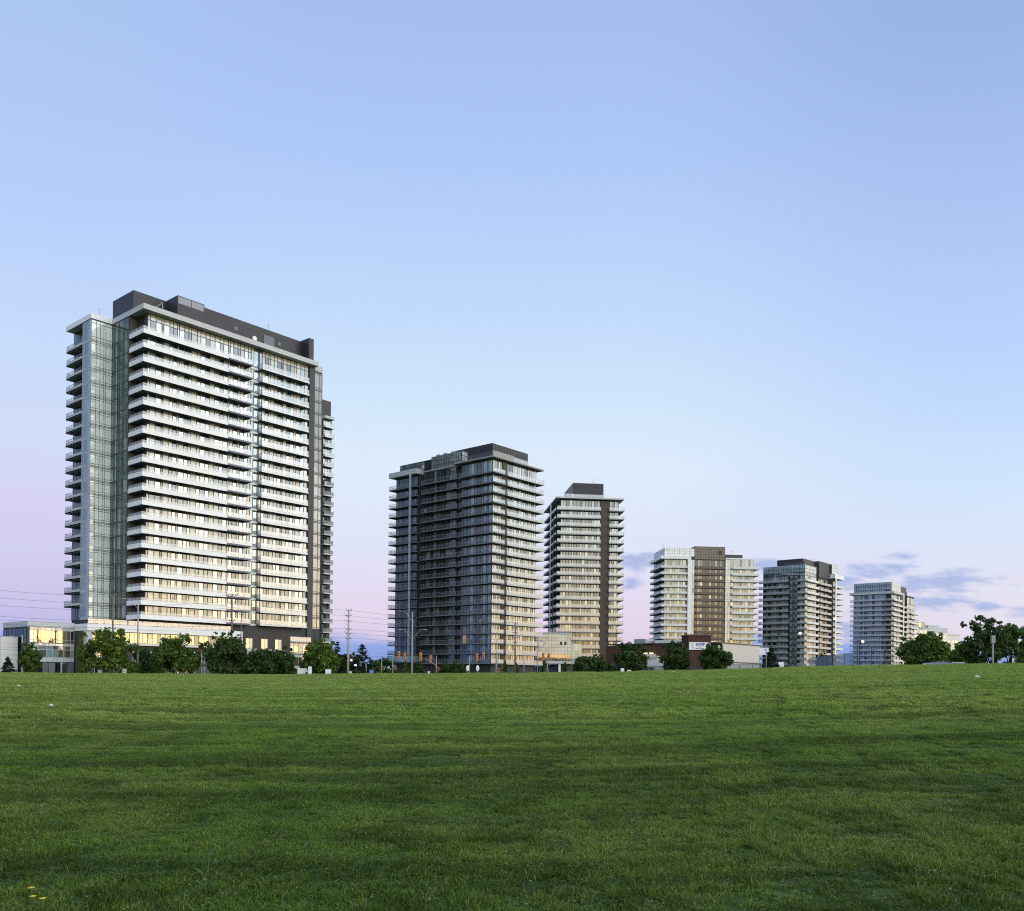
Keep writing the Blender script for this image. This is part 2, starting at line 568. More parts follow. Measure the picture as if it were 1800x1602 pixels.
def polar_sheet(name, radii, n_az, f, m):
    b = MB()
    k = b.mi(m)
    b.v.append((0, 0, f(0.001, 0.001)))
    for r in radii:
        for j in range(n_az):
            a = 2 * math.pi * j / n_az
            x, y = r * math.sin(a), r * math.cos(a)
            b.v.append((x, y, f(x, y)))
    for j in range(n_az):
        b.f.append((0, 1 + (j + 1) % n_az, 1 + j))
    for i in range(len(radii) - 1):
        for j in range(n_az):
            p, q = 1 + i * n_az, 1 + (i + 1) * n_az
            b.f.append((p + j, p + (j + 1) % n_az, q + (j + 1) % n_az, q + j))
    b.k = [k] * len(b.f)
    return b.build(name, None, True)


def lawn_material():
    m = bpy.data.materials.new('lawn_ground')
    m.use_nodes = True
    t = NT(m.node_tree)
    p = t.n('ShaderNodeBsdfPrincipled')
    co = t.n('ShaderNodeNewGeometry').outputs['Position']
    n1 = t.noise(co, 0.16, 4)
    n2 = t.noise(co, 1.6, 5, 0.65)
    c = t.mix(t.smooth(n1, 0.35, 0.68), (0.060, 0.120, 0.022, 1), (0.105, 0.145, 0.036, 1))
    c = t.mix(t.m('MULTIPLY', n2, 0.8), (0.036, 0.066, 0.014, 1), c)
    t.put(p.inputs['Base Color'], c)
    p.inputs['Roughness'].default_value = 0.9
    p.inputs['Specular IOR Level'].default_value = 0.1
    b = t.n('ShaderNodeBump')
    b.inputs['Strength'].default_value = 0.6
    b.inputs['Distance'].default_value = 0.05
    t.put(b.inputs['Height'], t.noise(co, 7.0, 4))
    t.put(p.inputs['Normal'], b.outputs[0])
    t.put(t.n('ShaderNodeOutputMaterial').inputs[0], p.outputs[0])
    M['lawn_ground'] = m


lawn_material()
radii = [0.5 * i for i in range(1, 24)] + [12 + 1.5 * i for i in range(60)] + [103, 104, 105, 106, 108, 111, 115, 120, 126, 134, 145, 170, 200, 260, 340, 450, 620, 900, 1400, 2300, 4000, 8000]
struct(polar_sheet('ground', radii, 240, ground_z, 'lawn_ground'))

# ------------------------------------------------------------------ street in front of the towers
def strip(name, path, w0, w1, dz, m, kind=True, th=0.0):
    b = MB()
    rows = []
    for i, p in enumerate(path):
        d = (Vector(path[min(i + 1, len(path) - 1)]) - Vector(path[max(i - 1, 0)])).normalized()
        nrm = Vector((-d.y, d.x))
        row = []
        for wv in (w0, w1):
            q = Vector(p) + nrm * wv
            row.append((q.x, q.y, ground_z(q.x, q.y) + dz))
        rows.append(row)
    for r0, r1 in zip(rows, rows[1:]):
        b.face([r0[0], r1[0], r1[1], r0[1]], m)
        if th:
            b.face([r0[0], (r0[0][0], r0[0][1], r0[0][2] - th), (r1[0][0], r1[0][1], r1[0][2] - th), r1[0]], m)
            b.face([r0[1], r1[1], (r1[1][0], r1[1][1], r1[1][2] - th), (r0[1][0], r0[1][1], r0[1][2] - th)], m)
    return struct(b.build(name))


ROAD = [(-190 + 10 * i, 150 + 6 * math.sin(i * 0.09)) for i in range(46)]
strip('road', ROAD, -5, 5, 0.05, 'asphalt')
strip('pavement', ROAD, 5.3, 7.6, 0.17, 'pavement', th=0.2)
strip('kerb', ROAD, 5.0, 5.28, 0.18, 'kerb_stone', th=0.2)
for i in range(2, 43, 2):
    pass
mk = MB()
for i in range(0, 44):
    a, c = Vector(ROAD[i]), Vector(ROAD[i + 1])
    p, q = a.lerp(c, 0.1), a.lerp(c, 0.5)
    mk.face([(p.x, p.y - .08, ground_z(p.x, p.y) + .058), (q.x, q.y - .08, ground_z(q.x, q.y) + .058),
             (q.x, q.y + .08, ground_z(q.x, q.y) + .058), (p.x, p.y + .08, ground_z(p.x, p.y) + .058)], 'road_paint')
struct(mk.build('road_marking'))


# ------------------------------------------------------------------ towers
def fbox(b, face, off, s0, s1, o0, o1, z0, z1, m):
    """box in the coordinates of a facade: s along it, o outwards from it"""
    if face == 'F':
        b.box(s0, s1, off - o1, off - o0, z0, z1, m)
    elif face == 'L':
        b.box(off - o1, off - o0, s0, s1, z0, z1, m)
    else:
        b.box(off + o0, off + o1, s0, s1, z0, z1, m)


KIND = {'G': ['glass', 'glass', 'glass_blind', 'glass_dark', 'glass'], 'B': ['glass_blue'], 'D': ['glass_dark', 'glass_dark', 'glass'],
        'W': ['spandrel_cream'], 'V': ['spandrel_white'], 'K': ['spandrel_dark'], 'Q': ['glass_green'], 'H': ['glass_grey'],
        'P': ['charcoal'], 'Z': ['glass_blue', 'pale_shaded', 'spandrel_blue'], 'X': ['spandrel_brown'], 'U': ['spandrel_blue'], 'Y': ['glass_mirror'], 'C': ['glass_blind', 'glass_blind', 'glass_blind', 'glass', 'glass', 'spandrel_cream', 'glass_dark']}


SHADED = {'glass': 'glass_shaded', 'glass_blind': 'blind_shaded', 'spandrel_white': 'spandrel_shaded', 'spandrel_cream': 'spandrel_shaded', 'glass_grey': 'glass_shaded'}  # swaps for left faces: copies with that side's shade in the colour


SHADED_BLUE = {'glass': 'blue_shaded', 'glass_blind': 'pale_shaded', 'spandrel_white': 'pale_shaded', 'glass_grey': 'blue_shaded', 'glass_dark': 'glass_shaded'}  # swaps for bluer left faces: shade and cool skylight in the colour


ORD = ('first second third fourth fifth sixth seventh eighth ninth tenth eleventh twelfth thirteenth fourteenth fifteenth sixteenth '
       'seventeenth eighteenth nineteenth twentieth').split()


class Tower:
    def __init__(s, name, label, x, y, az, budget, cat='building', lit=0.0, fw=.09, dim=None):
        s.root = thing(name, label, cat, (x, y, 0), R(90 - az))
        s.budget, s.rest, s.frames, s.panes, s.lit, s.fw, s.dim = budget, MB(), {}, {}, lit, fw, dim or SHADED
        s.rng = random.Random(len(label) * 13 + int(abs(x)))

    def part(s, name, boxes, m):
        b = MB()
        for q in boxes:
            b.box(*q[:6], q[6] if len(q) > 6 else m)
        return b.build(name, s.root)

    def win(s, face, off, s0, s1, z0, h, cols, frame='frame_dark', rows=None, single=True, fw=None):
        """one glazed bay of one storey: a frame and its panes. rows: heights of the divisions from the sill up,
        as (share, kind or None); a column's own kind is used where the row gives None"""
        rows = rows or [(1.0, None)]
        fw = fw or s.fw
        tot = sum(c[0] for c in cols)
        rt = sum(r[0] for r in rows)
        xs, zs = [s0], [0.0]
        for c in cols:
            xs.append(xs[-1] + (s1 - s0) * c[0] / tot)
        for r in rows:
            zs.append(zs[-1] + h * r[0] / rt)
        key = (face, off, s0, s1, h, frame)
        if key not in s.frames:
            b = MB()
            for x in xs:
                fbox(b, face, off, x - fw / 2, x + fw / 2, 0.0, 0.11, 0, h, frame)
            for z in zs:
                fbox(b, face, off, s0, s1, 0.0, 0.10, max(0, z - fw / 2), min(h, z + fw / 2), frame)
            s.frames[key] = b.mesh('window')
        wo_ = link('window', s.frames[key], s.root, (0, 0, z0))
        for i, c in enumerate(cols):
            for j, r in enumerate(rows):
                kind = r[1] or c[1]
                m = s.rng.choice(KIND[kind])
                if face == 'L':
                    m = s.dim.get(m, m)  # left faces take the copies with shade in their colour
                if kind in 'GD' and s.rng.random() < s.lit:
                    m = 'glass_lit'
                w_, h_ = xs[i + 1] - xs[i], zs[j + 1] - zs[j]
                if single and s.budget > 0:
                    s.budget -= 1
                    k = (face, round(w_, 3), round(h_, 3), m)
                    if k not in s.panes:
                        b = MB()
                        fbox(b, face, 0, -w_ / 2 + .02, w_ / 2 - .02, 0.02, 0.06, -h_ / 2 + .02, h_ / 2 - .02, m)
                        s.panes[k] = b.mesh('pane')
                    mid_ = ((xs[i] + xs[i + 1]) / 2, off) if face == 'F' else (off, (xs[i] + xs[i + 1]) / 2)
                    link('pane', s.panes[k], wo_, (mid_[0], mid_[1], (zs[j] + zs[j + 1]) / 2))
                else:
                    fbox(s.rest, face, off, xs[i] + .02, xs[i + 1] - .02, 0.02, 0.06, z0 + zs[j] + .02, z0 + zs[j + 1] - .02, m)

    def balconies(s, zs, rects, solid=(), glass=(), th=0.25, up=0.85, g0=None, g1=1.15, slab='concrete', edge='white_panel', gm='guard_glass', rail='metal'):
        """one balcony per level in zs; rects (x0, x1, y0, y1) floor plates, solid / glass: guard runs (x0, y0, x1, y1)"""
        b, g = MB(), MB()
        for r in rects:
            b.box(*r, -th, 0, slab)
        for x0, y0, x1, y1 in solid:
            e = 0.07
            b.box(min(x0, x1) - e, max(x0, x1) + e, min(y0, y1) - e, max(y0, y1) + e, -th - 0.012, up, edge)
        for x0, y0, x1, y1 in glass:
            base = up if g0 is None else g0
            ln = abs(x1 - x0) + abs(y1 - y0)
            n = max(1, round(ln / 1.45))
            for i in range(n):
                a0, a1 = (i + .03) / n, (i + .97) / n
                p, q = (x0 + (x1 - x0) * a0, y0 + (y1 - y0) * a0), (x0 + (x1 - x0) * a1, y0 + (y1 - y0) * a1)
                g.box(min(p[0], q[0]) - .012, max(p[0], q[0]) + .012, min(p[1], q[1]) - .012, max(p[1], q[1]) + .012, base + .04, g1 - .05, gm)
                t = i / n
                px, py = x0 + (x1 - x0) * t, y0 + (y1 - y0) * t
                g.box(px - .025, px + .025, py - .025, py + .025, base, g1 - .05, rail)
            g.box(min(x0, x1) - .035, max(x0, x1) + .035, min(y0, y1) - .035, max(y0, y1) + .035, g1 - .055, g1, rail)
        me, mg = b.mesh('balcony'), (g.mesh('guard_rail') if g.v else None)
        for z in zs:
            o = link('balcony', me, s.root, (0, 0, z))
            if mg:
                link('guard_rail', mg, o)

    def chairs(s, zs, n_, xy, where, rng):
        spots = [(*xy(), zs[k], k) for k in sorted(rng.sample(range(len(zs)), n_))]
        c, n = math.cos(s.root.rotation_euler.z), math.sin(s.root.rotation_euler.z)
        for x, y, z, k in spots:
            b = MB()
            m, cn_ = rng.choice((('charcoal', 'black'), ('charcoal', 'black'), ('pole_wood', 'brown'), ('white_panel', 'white'), ('sign_red', 'red'), ('metal', 'grey')))
            b.box(-.25, .25, -.25, .25, .40, .45, m)
            b.box(-.25, .25, .20, .25, .45, .95, m)
            for p in (-.22, .22):
                for q in (-.22, .22):
                    b.box(p - .02, p + .02, q - .02, q + .02, 0, .40, m)
            o = b.build('balcony_chair')
            lx, ly = s.root.location.x, s.root.location.y
            o.location = (lx + x * c - y * n, ly + x * n + y * c, z + .005)
            o.rotation_euler = (0, 0, rng.random() * 6.28)
            tag(o, '%s chair, %s balcony from top, %s' % (cn_, ORD[k], where), 'chair', 'chairs out on the balconies')

    def done(s):
        if s.rest.v:
            o = s.rest.build('window_panes', s.root)
            o['kind'] = 'stuff'


def fac(n, pat):
    return [pat[i % len(pat)] for i in range(n)]


# ---- T1: the tallest tower, at the left
t = Tower('apartment_tower', 'tallest apartment tower, at the far left, white balcony bands and charcoal penthouse', -78.1, 190, 40.4, 300, fw=.15)
Z1 = [73.4 - 3.0 * k for k in range(21)]              # balcony floor levels
TOP, ROOF = 78.1, 79.2
t.part('wall', [(0, 43.2, 0, 20, 0, TOP - .01), (-1.8, -.01, 4.5, 19.9, 0, TOP - .01), (-6.4, -1.81, 12.1, 15.9, 0, TOP - .01),
                (-4.6, -.02, 15.91, 24.3, 0, TOP - .01), (43.21, 46.2, 0.6, 19.8, 0, TOP - .4)], 'dark_wall')
t.part('left_wall', [(-.06, 0, .4, 4.49, 11.2, TOP - .02), (-1.6, -.07, 4.4, 4.49, 11.2, TOP - .02)], 'stone_dark')
t.part('roof_slab', [(-1.85, 43.25, -1.85, 12.05, TOP, ROOF), (-1.7, 43.2, 12.06, 20, TOP, ROOF - .02)], 'grey_white')
t.part('roof_slab', [(-6.45, -1.86, 12.06, 24.4, TOP, ROOF)], 'white_panel')
t.part('roof_slab', [(43.26, 46.3, 0.5, 19.8, TOP - .4, ROOF - .1)], 'grey_white')
t.part('pilaster', [(41.6, 43.2, -.5, -.01, 0, TOP - .02)], 'charcoal_grey')
COLS_A = [(.5, 'C'), (1.25, 'C'), (1.25, 'G'), (.45, 'K'), (1.3, 'W'), (.75, 'C'), (.95, 'D'), (.4, 'W'), (1.2, 'G'), (.95, 'D'), (.6, 'C'), (1.35, 'W'), (.8, 'C'),
          (1.2, 'G'), (.95, 'D'), (1.2, 'W'), (1.2, 'C'), (.9, 'D'), (1.1, 'G'), (.5, 'W'), (.8, 'C'), (1.1, 'D'), (.6, 'W'), (1.0, 'G'), (1.0, 'D'), (.7, 'W')]
COLS_B = [(.9, 'C'), (1.0, 'D'), (.5, 'W'), (1.1, 'W'), (.9, 'C'), (1.1, 'D'), (.5, 'K'), (1.1, 'W'), (1.1, 'D'), (1.0, 'G'), (.7, 'W'), (1.3, 'C'), (1.2, 'B'), (1.1, 'C')]
LF = [(1.1, 'Q'), (.85, 'Q'), (.8, 'Q'), (.45, 'Q'), (1.4, 'Q')]
for i, z in enumerate(Z1 + [10.6]):
    zt = TOP if i == 0 else Z1[i - 1] - .25
    if i < 21:
        h = zt - z - .02
        t.win('F', 12.1, -6.4, -1.85, z - .25, (zt + .25 if i else TOP) - z - .02, LF, 'frame_dark', [(.28, 'V'), (.42, None), (1.9, None), (.42, None)], single=i < 8, fw=.06)
for i, z in enumerate(Z1):
    zt = TOP if i == 0 else Z1[i - 1] - .25
    h = zt - z - .02
    ca_ = COLS_A if i else [(c[0], 'G' if c[1] in 'CW' and k % 3 else c[1]) for k, c in enumerate(COLS_A)]
    t.win('F', 0, 0.02, 25.2, z, h, ca_, rows=[(1, None)] if h < 3.3 else [(2.9, None), (1.2, 'W')], single=(i % 3 == 0))
    t.win('F', 0, 28.2, 41.5, z, h, COLS_B, rows=[(1, None)] if h < 3.3 else [(2.9, None), (1.2, 'W')], single=False)
    t.win('F', 0, 25.25, 28.15, z + .02, h, [(.8, 'C'), (1.25, 'B'), (.45, 'K'), (.7, 'C')], single=True)
    full = (zt + .25 if i else TOP) - z - .02
    t.win('L', -1.8, 4.5, 12.05, z - .25, full, [(2.0, 'G'), (.9, 'D'), (1.7, 'G'), (.8, 'D'), (.9, 'B'), (.7, 'D'), (1.3, 'G')], 'frame_dark', [(.3, 'H'), (2.7, None)], single=i < 6, fw=.08)
    t.win('L', -6.4, 12.12, 15.88, z - .25, full, [(.9, 'U'), (1.7, 'B'), (1.0, 'B')], 'frame_light', [(.45, 'U'), (2.5, None)], single=i < 9)
    t.win('L', -4.6, 16.0, 24.2, z, h, [(1.2, 'D'), (1.0, 'H'), (1.6, 'G'), (1.0, 'D'), (1.2, 'H'), (1.6, 'D')], single=False)
    t.win('F', 0.6, 43.35, 46.15, z - .25, full - (.42 if i == 0 else 0), [(.5, 'C'), (1.4, 'H'), (.9, 'H')], 'frame_dark', [(.35, 'H'), (2.4, None), (.25, 'H')], single=False)
    t.win('L', -.06, .8, 4.2, z, h - .2, [(1.2, 'D'), (1.2, 'K'), (1.0, 'D')], single=False)
t.balconies(Z1, [(-1.8, 24.6, -1.8, -.12), (-1.8, -.12, -.119, 4.38)],
            solid=[(-1.74, -1.74, 18.2, -1.74), (-1.74, -1.66, -1.74, 4.3)],
            glass=[(-1.74, -1.74, 18.2, -1.74), (-1.74, -1.66, -1.74, 4.3)], up=.62, g0=.62, g1=1.2, slab='soffit_dark', th=.34, gm='guard_strip')
# the glazed ends of the long balconies and the second stack
t.balconies(Z1, [(24.61, 24.66, -1.8, -.12)], glass=[(18.4, -1.74, 24.55, -1.74), (24.55, -1.7, 24.55, -.2)], g0=0.0, g1=1.12, slab='soffit_dark')
t.part('slab_edge', [(24.7, 27.1, -.2, -.115, z - .3, z + .12) for z in Z1], 'white_panel')
t.balconies(Z1, [(27.2, 40.6, -1.8, -.12)], solid=[(27.27, -1.74, 40.5, -1.74)], glass=[(27.27, -.2, 27.27, -1.74), (27.27, -1.74, 40.5, -1.74), (40.5, -1.74, 40.5, -.2)],
            up=.06, g0=.06, g1=1.12, slab='soffit_dark')
t.balconies(Z1[:-1], [(-6.4, -4.75, 15.98, 24.2)], solid=[(-6.33, 16.05, -6.33, 24.1), (-6.3, 24.13, -4.8, 24.13)],
            glass=[(-6.33, 16.05, -6.33, 24.1), (-6.3, 24.13, -4.8, 24.13)], up=.55, g0=.55, g1=1.2, edge='grey_white', gm='guard_clear')
# penthouse of charcoal metal
PH = t.part('penthouse', [(0.1, 15, 6.5, 16, ROOF - .05, 84.8), (14.9, 42.0, 3.0, 16, ROOF - .05, 84.85), (41.9, 43.3, .3, 15, ROOF - .05, 85.3)], 'charcoal')
b = MB(); b.box(7.8, 14.3, 1.9, 6.8, ROOF - .04, 85.0, 'charcoal'); b.build('penthouse_bay', t.root)
b = MB()
for i in range(2):
    b.box(7.95 + i * 3.15, 10.95 + i * 3.15, 1.85, 1.9, 83.3, 84.8, 'spandrel_dark')
b.build('pane', t.root)
for x, z0, z1, w_ in ((22.6, 82.1, 82.9, .9), (30.6, 80.9, 83.4, 3.0), (34.6, 82.0, 82.8, .8)):
    b = MB(); b.box(x, x + w_, 2.9, 2.99, z0, z1, 'spandrel_dark'); b.build('louvre', t.root)
for z in (81.6, 83.3):
    b = MB(); b.box(14.95, 41.85, 2.975, 2.998, z, z + .06, 'charcoal_grey'); b.build('cladding_joint', t.root)
b = MB(); b.tube([(26.5, .6, ROOF), (26.5, .6, 80.0)], .06, 'metal'); b.ball((26.5, .5, 80.6), .62, .18, .62, 'white_panel', 12, 8); b.build('satellite_dish', t.root, True)
for x, y, z in ((5, 8, 84.8), (19, 6, 84.85), (28, 7, 84.85), (37, 5, 84.85)):
    b = MB(); b.box(x, x + 1.4, y, y + 1.2, z, z + .7, 'metal'); b.build('roof_vent', t.root)
b = MB(); b.tube([(33, 4.5, 84.85), (33, 4.5, 87.2)], .05, 'metal', 5); b.tube([(32.6, 4.5, 86.6), (33.4, 4.5, 86.6)], .03, 'metal', 5); b.build('antenna', t.root)
b = MB(); b.tube([(1.2, -.6, ROOF), (3.0, -.4, 81.2)], .07, 'metal'); b.tube([(3.2, -.5, ROOF), (3.0, -.4, 81.2)], .07, 'metal'); b.build('roof_davit', t.root)
b = MB(); b.tube([(-4.2, 13.2, ROOF), (-4.2, 13.2, 81.3)], .04, 'metal'); b.tube([(-4.6, 13.2, 81), (-3.8, 13.2, 81)], .03, 'metal'); b.build('antenna', t.root)
t.done()

# ---- podium of T1
t = Tower('podium_building', 'low podium at the foot of the tallest tower, white fascia over brick and glass', -78.1, 190, 40.4, 150)
t.part('wall', [(-14.4, 20.4, -3.9, -.7, 0, 9.9), (-14.3, -6.6, -.69, 18, 0, 9.9), (20.5, 34.2, -3.95, -.7, 0, 10.95), (34.3, 41.3, -1.2, -.7, 0, 9.6)], 'dark_brick')
t.part('fascia', [(-14.5, 18.6, -5.6, -4.0, 9.95, 11.35), (-14.5, -6.62, -3.99, 12, 9.95, 11.3)], 'white_panel')
t.part('fascia', [(18.62, 20.4, -5.2, -3.96, 5.4, 11.3)], 'white_panel')
t.part('end_pier', [(-14.5, -13.3, -5.3, -3.92, 3.4, 9.94)], 'grey_white')
t.part('band', [(-13.2, 18.5, -4.6, -3.92, 7.35, 7.75)], 'cream_panel')
for i in range(8):
    x0 = -13.0 + i * 3.9
    t.win('F', -3.9, x0, x0 + 3.8, 7.8, 2.1, [(1.1, 'C' if i % 2 else 'Y'), (1.0, 'Y'), (.6, 'Y' if i % 3 else 'D'), (1.0, 'Y' if i < 3 else 'D')], 'frame_light', single=True)
for i in range(8):
    x0 = -12.4 + i * 3.9
    t.win('F', -3.9, x0, x0 + 1.5, 4.0, 2.2, [(.7, 'G'), (.8, 'D')], 'frame_light')
    if i < 7:
        t.win('F', -3.9, x0 + .1, x0 + 2.4, .9, 2.2, [(.7, 'D'), (.8, 'G'), (.8, 'D')], 'frame_light')
for i, x0 in enumerate((22.0, 26.1, 29.9)):
    t.win('F', -3.95, x0, x0 + 1.7, 7.0, 2.9, [(1, 'Y'), (.8, 'C')], 'frame_light')
    t.win('F', -3.95, x0, x0 + 1.7, 3.4, 2.2, [(1, 'C'), (.8, 'D')], 'frame_light')
    t.balconies([6.4, 3.0], [(x0 - .4, x0 + 2.1, -5.2, -4.07)], glass=[(x0 - .4, -5.15, x0 + 2.1, -5.15), (x0 - .35, -5.15, x0 - .35, -4.1), (x0 + 2.05, -5.15, x0 + 2.05, -4.1)],
                g0=0, th=.18, slab='white_panel')
for z in (1.2, 4.0, 6.8):
    t.win('F', -1.2, 34.4, 41.2, z, 2.6, [(1.2, 'Y'), (1.2, 'B'), (1.2, 'Y'), (1.2, 'C'), (1.2, 'Y')], 'frame_light', [(2, None), (.6, 'V')])
t.balconies([9.7], [(34.4, 41.2, -2.9, -1.21)], solid=[(34.5, -2.8, 41.1, -2.8)], up=.08, glass=[(34.5, -2.8, 41.1, -2.8)], g0=.08)
t.part('terrace_guard', [(-14.3 + i * 1.6, -12.75 + i * 1.6, -5.35, -5.31, 11.4, 12.3, 'guard_glass') for i in range(20)], 'guard_glass')
t.done()

# ---- glass pavilion beside the podium
t = Tower('glass_pavilion', 'glass fronted low building at the left edge reflecting the yellow sunset', -78.1, 190, 40.4, 120)
t.part('wall', [(-23.3, -14.6, .1, 12, 0, 10.5)], 'dark_wall')
t.part('parapet', [(-23.4, -14.55, -.05, 12, 10.45, 11.5)], 'grey_white')
t.part('corner_post', [(-23.45, -23.05, -.12, .09, 0, 10.44)], 'charcoal_grey')
G8 = [(.8, 'V'), (1.15, 'Y'), (1.1, 'Y'), (1.1, 'Y'), (1.1, 'Y'), (.95, 'Y'), (.8, 'Y'), (.7, 'Y'), (.7, 'D')]
t.win('F', .1, -23.0, -14.6, 7.4, 3.0, G8, 'frame_light', [(.5, None), (1.7, None), (.5, 'W')], fw=.09)
t.win('F', .1, -23.0, -14.6, 3.7, 3.6, [(.8, 'U'), (.9, 'C'), (1.5, 'D'), (1.1, 'U'), (1.1, 'U'), (1.0, 'Y'), (1.4, 'Y'), (.7, 'U')], 'frame_light', [(.9, 'V'), (1.5, None), (.8, 'C'), (.45, 'V')], fw=.09)
t.win('F', .1, -23.0, -14.6, .6, 3.0, [(1, 'G'), (1, 'D'), (1, 'H'), (1, 'G'), (1, 'D'), (1, 'G'), (1, 'H')], 'frame_dark')
for z, hh in ((7.2, 2.9), (4.0, 3.0), (.8, 3.0)):
    t.win('L', -23.3, .6, 11.8, z, hh, [(1, 'D'), (.5, 'Q'), (1, 'D'), (.6, 'D'), (.5, 'G'), (1, 'D'), (.5, 'Q'), (1, 'D'), (.6, 'G'), (1, 'D')], 'frame_dark', [(.9 if z > 7 else 1, None), (.6, 'D')])
t.part('entrance_post', [(-17.4, -17.1, -.6, -.3, .5, 3.7)], 'metal')
t.done()
t = Tower('white_annex', 'plain white rendered block in front of the glass pavilion at left', -98.2, 172, 40.4, 0)
t.part('wall', [(0, 3.0, 0, 3.2, 0, 8.4), (-2.6, -.02, 1.2, 3.1, 0, 8.0)], 'white_wall')
t.part('parapet', [(-.06, 3.06, -.06, 3.2, 8.41, 8.52)], 'grey_white')
for z in (4.9, 5.9, 6.4, 7.2):
    b = MB(); b.box(.02, 2.98, -.012, .01, z, z + .05, 'sign_grey'); b.build('cladding_joint', t.root)
t.win('L', -2.6, 1.5, 2.9, 4, 3, [(1, 'D')])

# ---- tower behind T1
t = Tower('apartment_tower', 'narrow tower end with small balconies showing behind the tallest tower', -58.8, 275, 40.4, 0)
ZB = [77.9 - 3.0 * k for k in range(26)]
t.part('wall', [(0, 3.2, 0, 14, 0, 80.4)], 'dark_wall')
t.part('roof_slab', [(-.3, 3.25, -1.5, 14, 80.41, 81.2)], 'grey_white')
t.part('penthouse', [(-2, 3.15, 0.3, 12, 81.21, 86.4)], 'charcoal')
for i, z in enumerate(ZB):
    t.win('F', 0, .05, 3.15, z, 2.5 if i else 2.4, [(.6, 'G'), (1, 'D'), (.7, 'G'), (.5, 'H')])
t.balconies(ZB, [(-.4, 3.25, -1.5, -.12)], solid=[(-.3, -1.44, 3.15, -1.44)], glass=[(-.3, -1.44, 3.15, -1.44), (3.15, -1.44, 3.15, -.2)], up=.08, g0=.08)
t.done()

# ---- T2: dark sided tower in the middle
t = Tower('apartment_tower', 'second tower from left, long shaded dark side with deep recesses and glass balconies', -6.4, 268, 40.4, 300, lit=.014, fw=.17)
Z2 = [62.8 - 3.0 * k for k in range(20)]
t.part('wall', [(0, 20.6, 0, 12.7, 0, 66.9), (1.6, 20.5, 12.71, 15.0, 0, 66.8), (.01, 20.4, 15.01, 29.6, 0, 66.85), (1.6, 20.3, 29.61, 31.4, 0, 66.5), (.02, 20.2, 31.41, 42.5, 0, 66.6)], 'dark_wall')
t.part('pilaster', [(4.1, 6.4, -.35, -.01, 0, 66.8)], 'brown_panel')
t.part('pilaster', [(4.5, 4.56, -.42, -.36, 0, 66.7), (5.2, 5.26, -.42, -.36, 0, 66.7), (5.9, 5.96, -.42, -.36, 0, 66.7)], 'brown_panel')
t.part('roof_slab', [(-1.7, 22.6, -1.7, 14.9, 67.1, 67.5)], 'concrete')
t.part('roof_slab', [(-.3, 20.5, 14.95, 29.5, 66.9, 67.3)], 'concrete')
t.part('roof_slab', [(-1.9, 8, 31.2, 44.2, 66.7, 68.3)], 'grey_white')
t.part('fin', [(-2.05, -1.92, 33.3, 34.3, 7, 66.69)], 'spandrel_blue')
t.part('ground_canopy', [(-1.95, 6, 31.2, 44.2, 6.2, 8.2)], 'spandrel_blue')
for z in (8.2 + 3 * k for k in range(20)):
    b = MB(); b.box(-2.07, -1.915, 33.28, 34.32, z, z + .12, 'frame_dark'); b.build('fin_joint', t.root)
CL = [(1.1, 'G'), (1.3, 'D'), (.8, 'V'), (1.2, 'G'), (.9, 'D'), (.6, 'H'), (1.3, 'G'), (.7, 'V'), (1.1, 'D')]
for i, z in enumerate(Z2):
    zt = 66.8 if i == 0 else Z2[i - 1] - .28
    h = zt - z - .03
    near = i % 2 == 0
    t.win('F', 0, .03, 4.05, z, h, [(.8, 'V'), (1.2, 'G'), (.6, 'C'), (.9, 'D'), (.6, 'V')], single=True)
    t.win('F', 0, 6.45, 20.5, z, h, [(.7, 'B'), (.5, 'C'), (1.2, 'D'), (.6, 'V'), (1.3, 'C'), (.8, 'D'), (1.0, 'V'), (1.2, 'G'), (.7, 'C'), (1, 'D'), (.6, 'V'), (1.2, 'C'), (.9, 'D'), (.9, 'V')], single=near)
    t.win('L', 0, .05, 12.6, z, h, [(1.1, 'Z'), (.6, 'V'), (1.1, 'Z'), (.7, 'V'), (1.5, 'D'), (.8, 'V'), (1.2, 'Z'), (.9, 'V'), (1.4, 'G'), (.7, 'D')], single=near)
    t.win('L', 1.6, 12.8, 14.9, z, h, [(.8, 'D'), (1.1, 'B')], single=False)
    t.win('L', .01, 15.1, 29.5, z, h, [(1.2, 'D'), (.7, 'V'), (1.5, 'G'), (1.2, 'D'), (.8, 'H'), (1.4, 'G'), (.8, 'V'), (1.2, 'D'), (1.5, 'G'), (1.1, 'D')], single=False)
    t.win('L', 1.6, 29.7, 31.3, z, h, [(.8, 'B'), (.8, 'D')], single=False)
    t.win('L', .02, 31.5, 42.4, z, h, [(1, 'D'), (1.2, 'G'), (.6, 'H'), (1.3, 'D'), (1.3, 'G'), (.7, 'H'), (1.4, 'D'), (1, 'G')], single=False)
t.balconies(Z2, [(-1.7, 3.9, -1.7, -.12)], glass=[(3.85, -.2, 3.85, -1.65), (3.85, -1.65, -1.65, -1.65)], up=0, g0=0, slab='slab_grey', gm='guard_glass', th=.3)
t.balconies(Z2, [(-1.7, -.12, -.119, 12.4)], glass=[(-1.65, -1.6, -1.65, 12.3), (-1.6, 12.35, -.2, 12.35)], up=0, g0=0, slab='slab_grey', gm='guard_clear', th=.3)
t.balconies(Z2, [(5.0, 22.8, -1.7, -.12), (20.75, 22.8, -.119, 9)], solid=[(5.05, -1.66, 22.75, -1.66)], edge='grey_white', glass=[(5.05, -.2, 5.05, -1.65), (5.05, -1.65, 22.75, -1.65), (22.75, -1.6, 22.75, 9)],
            up=.02, g0=.02, slab='slab_grey', gm='guard_glass', th=.3)
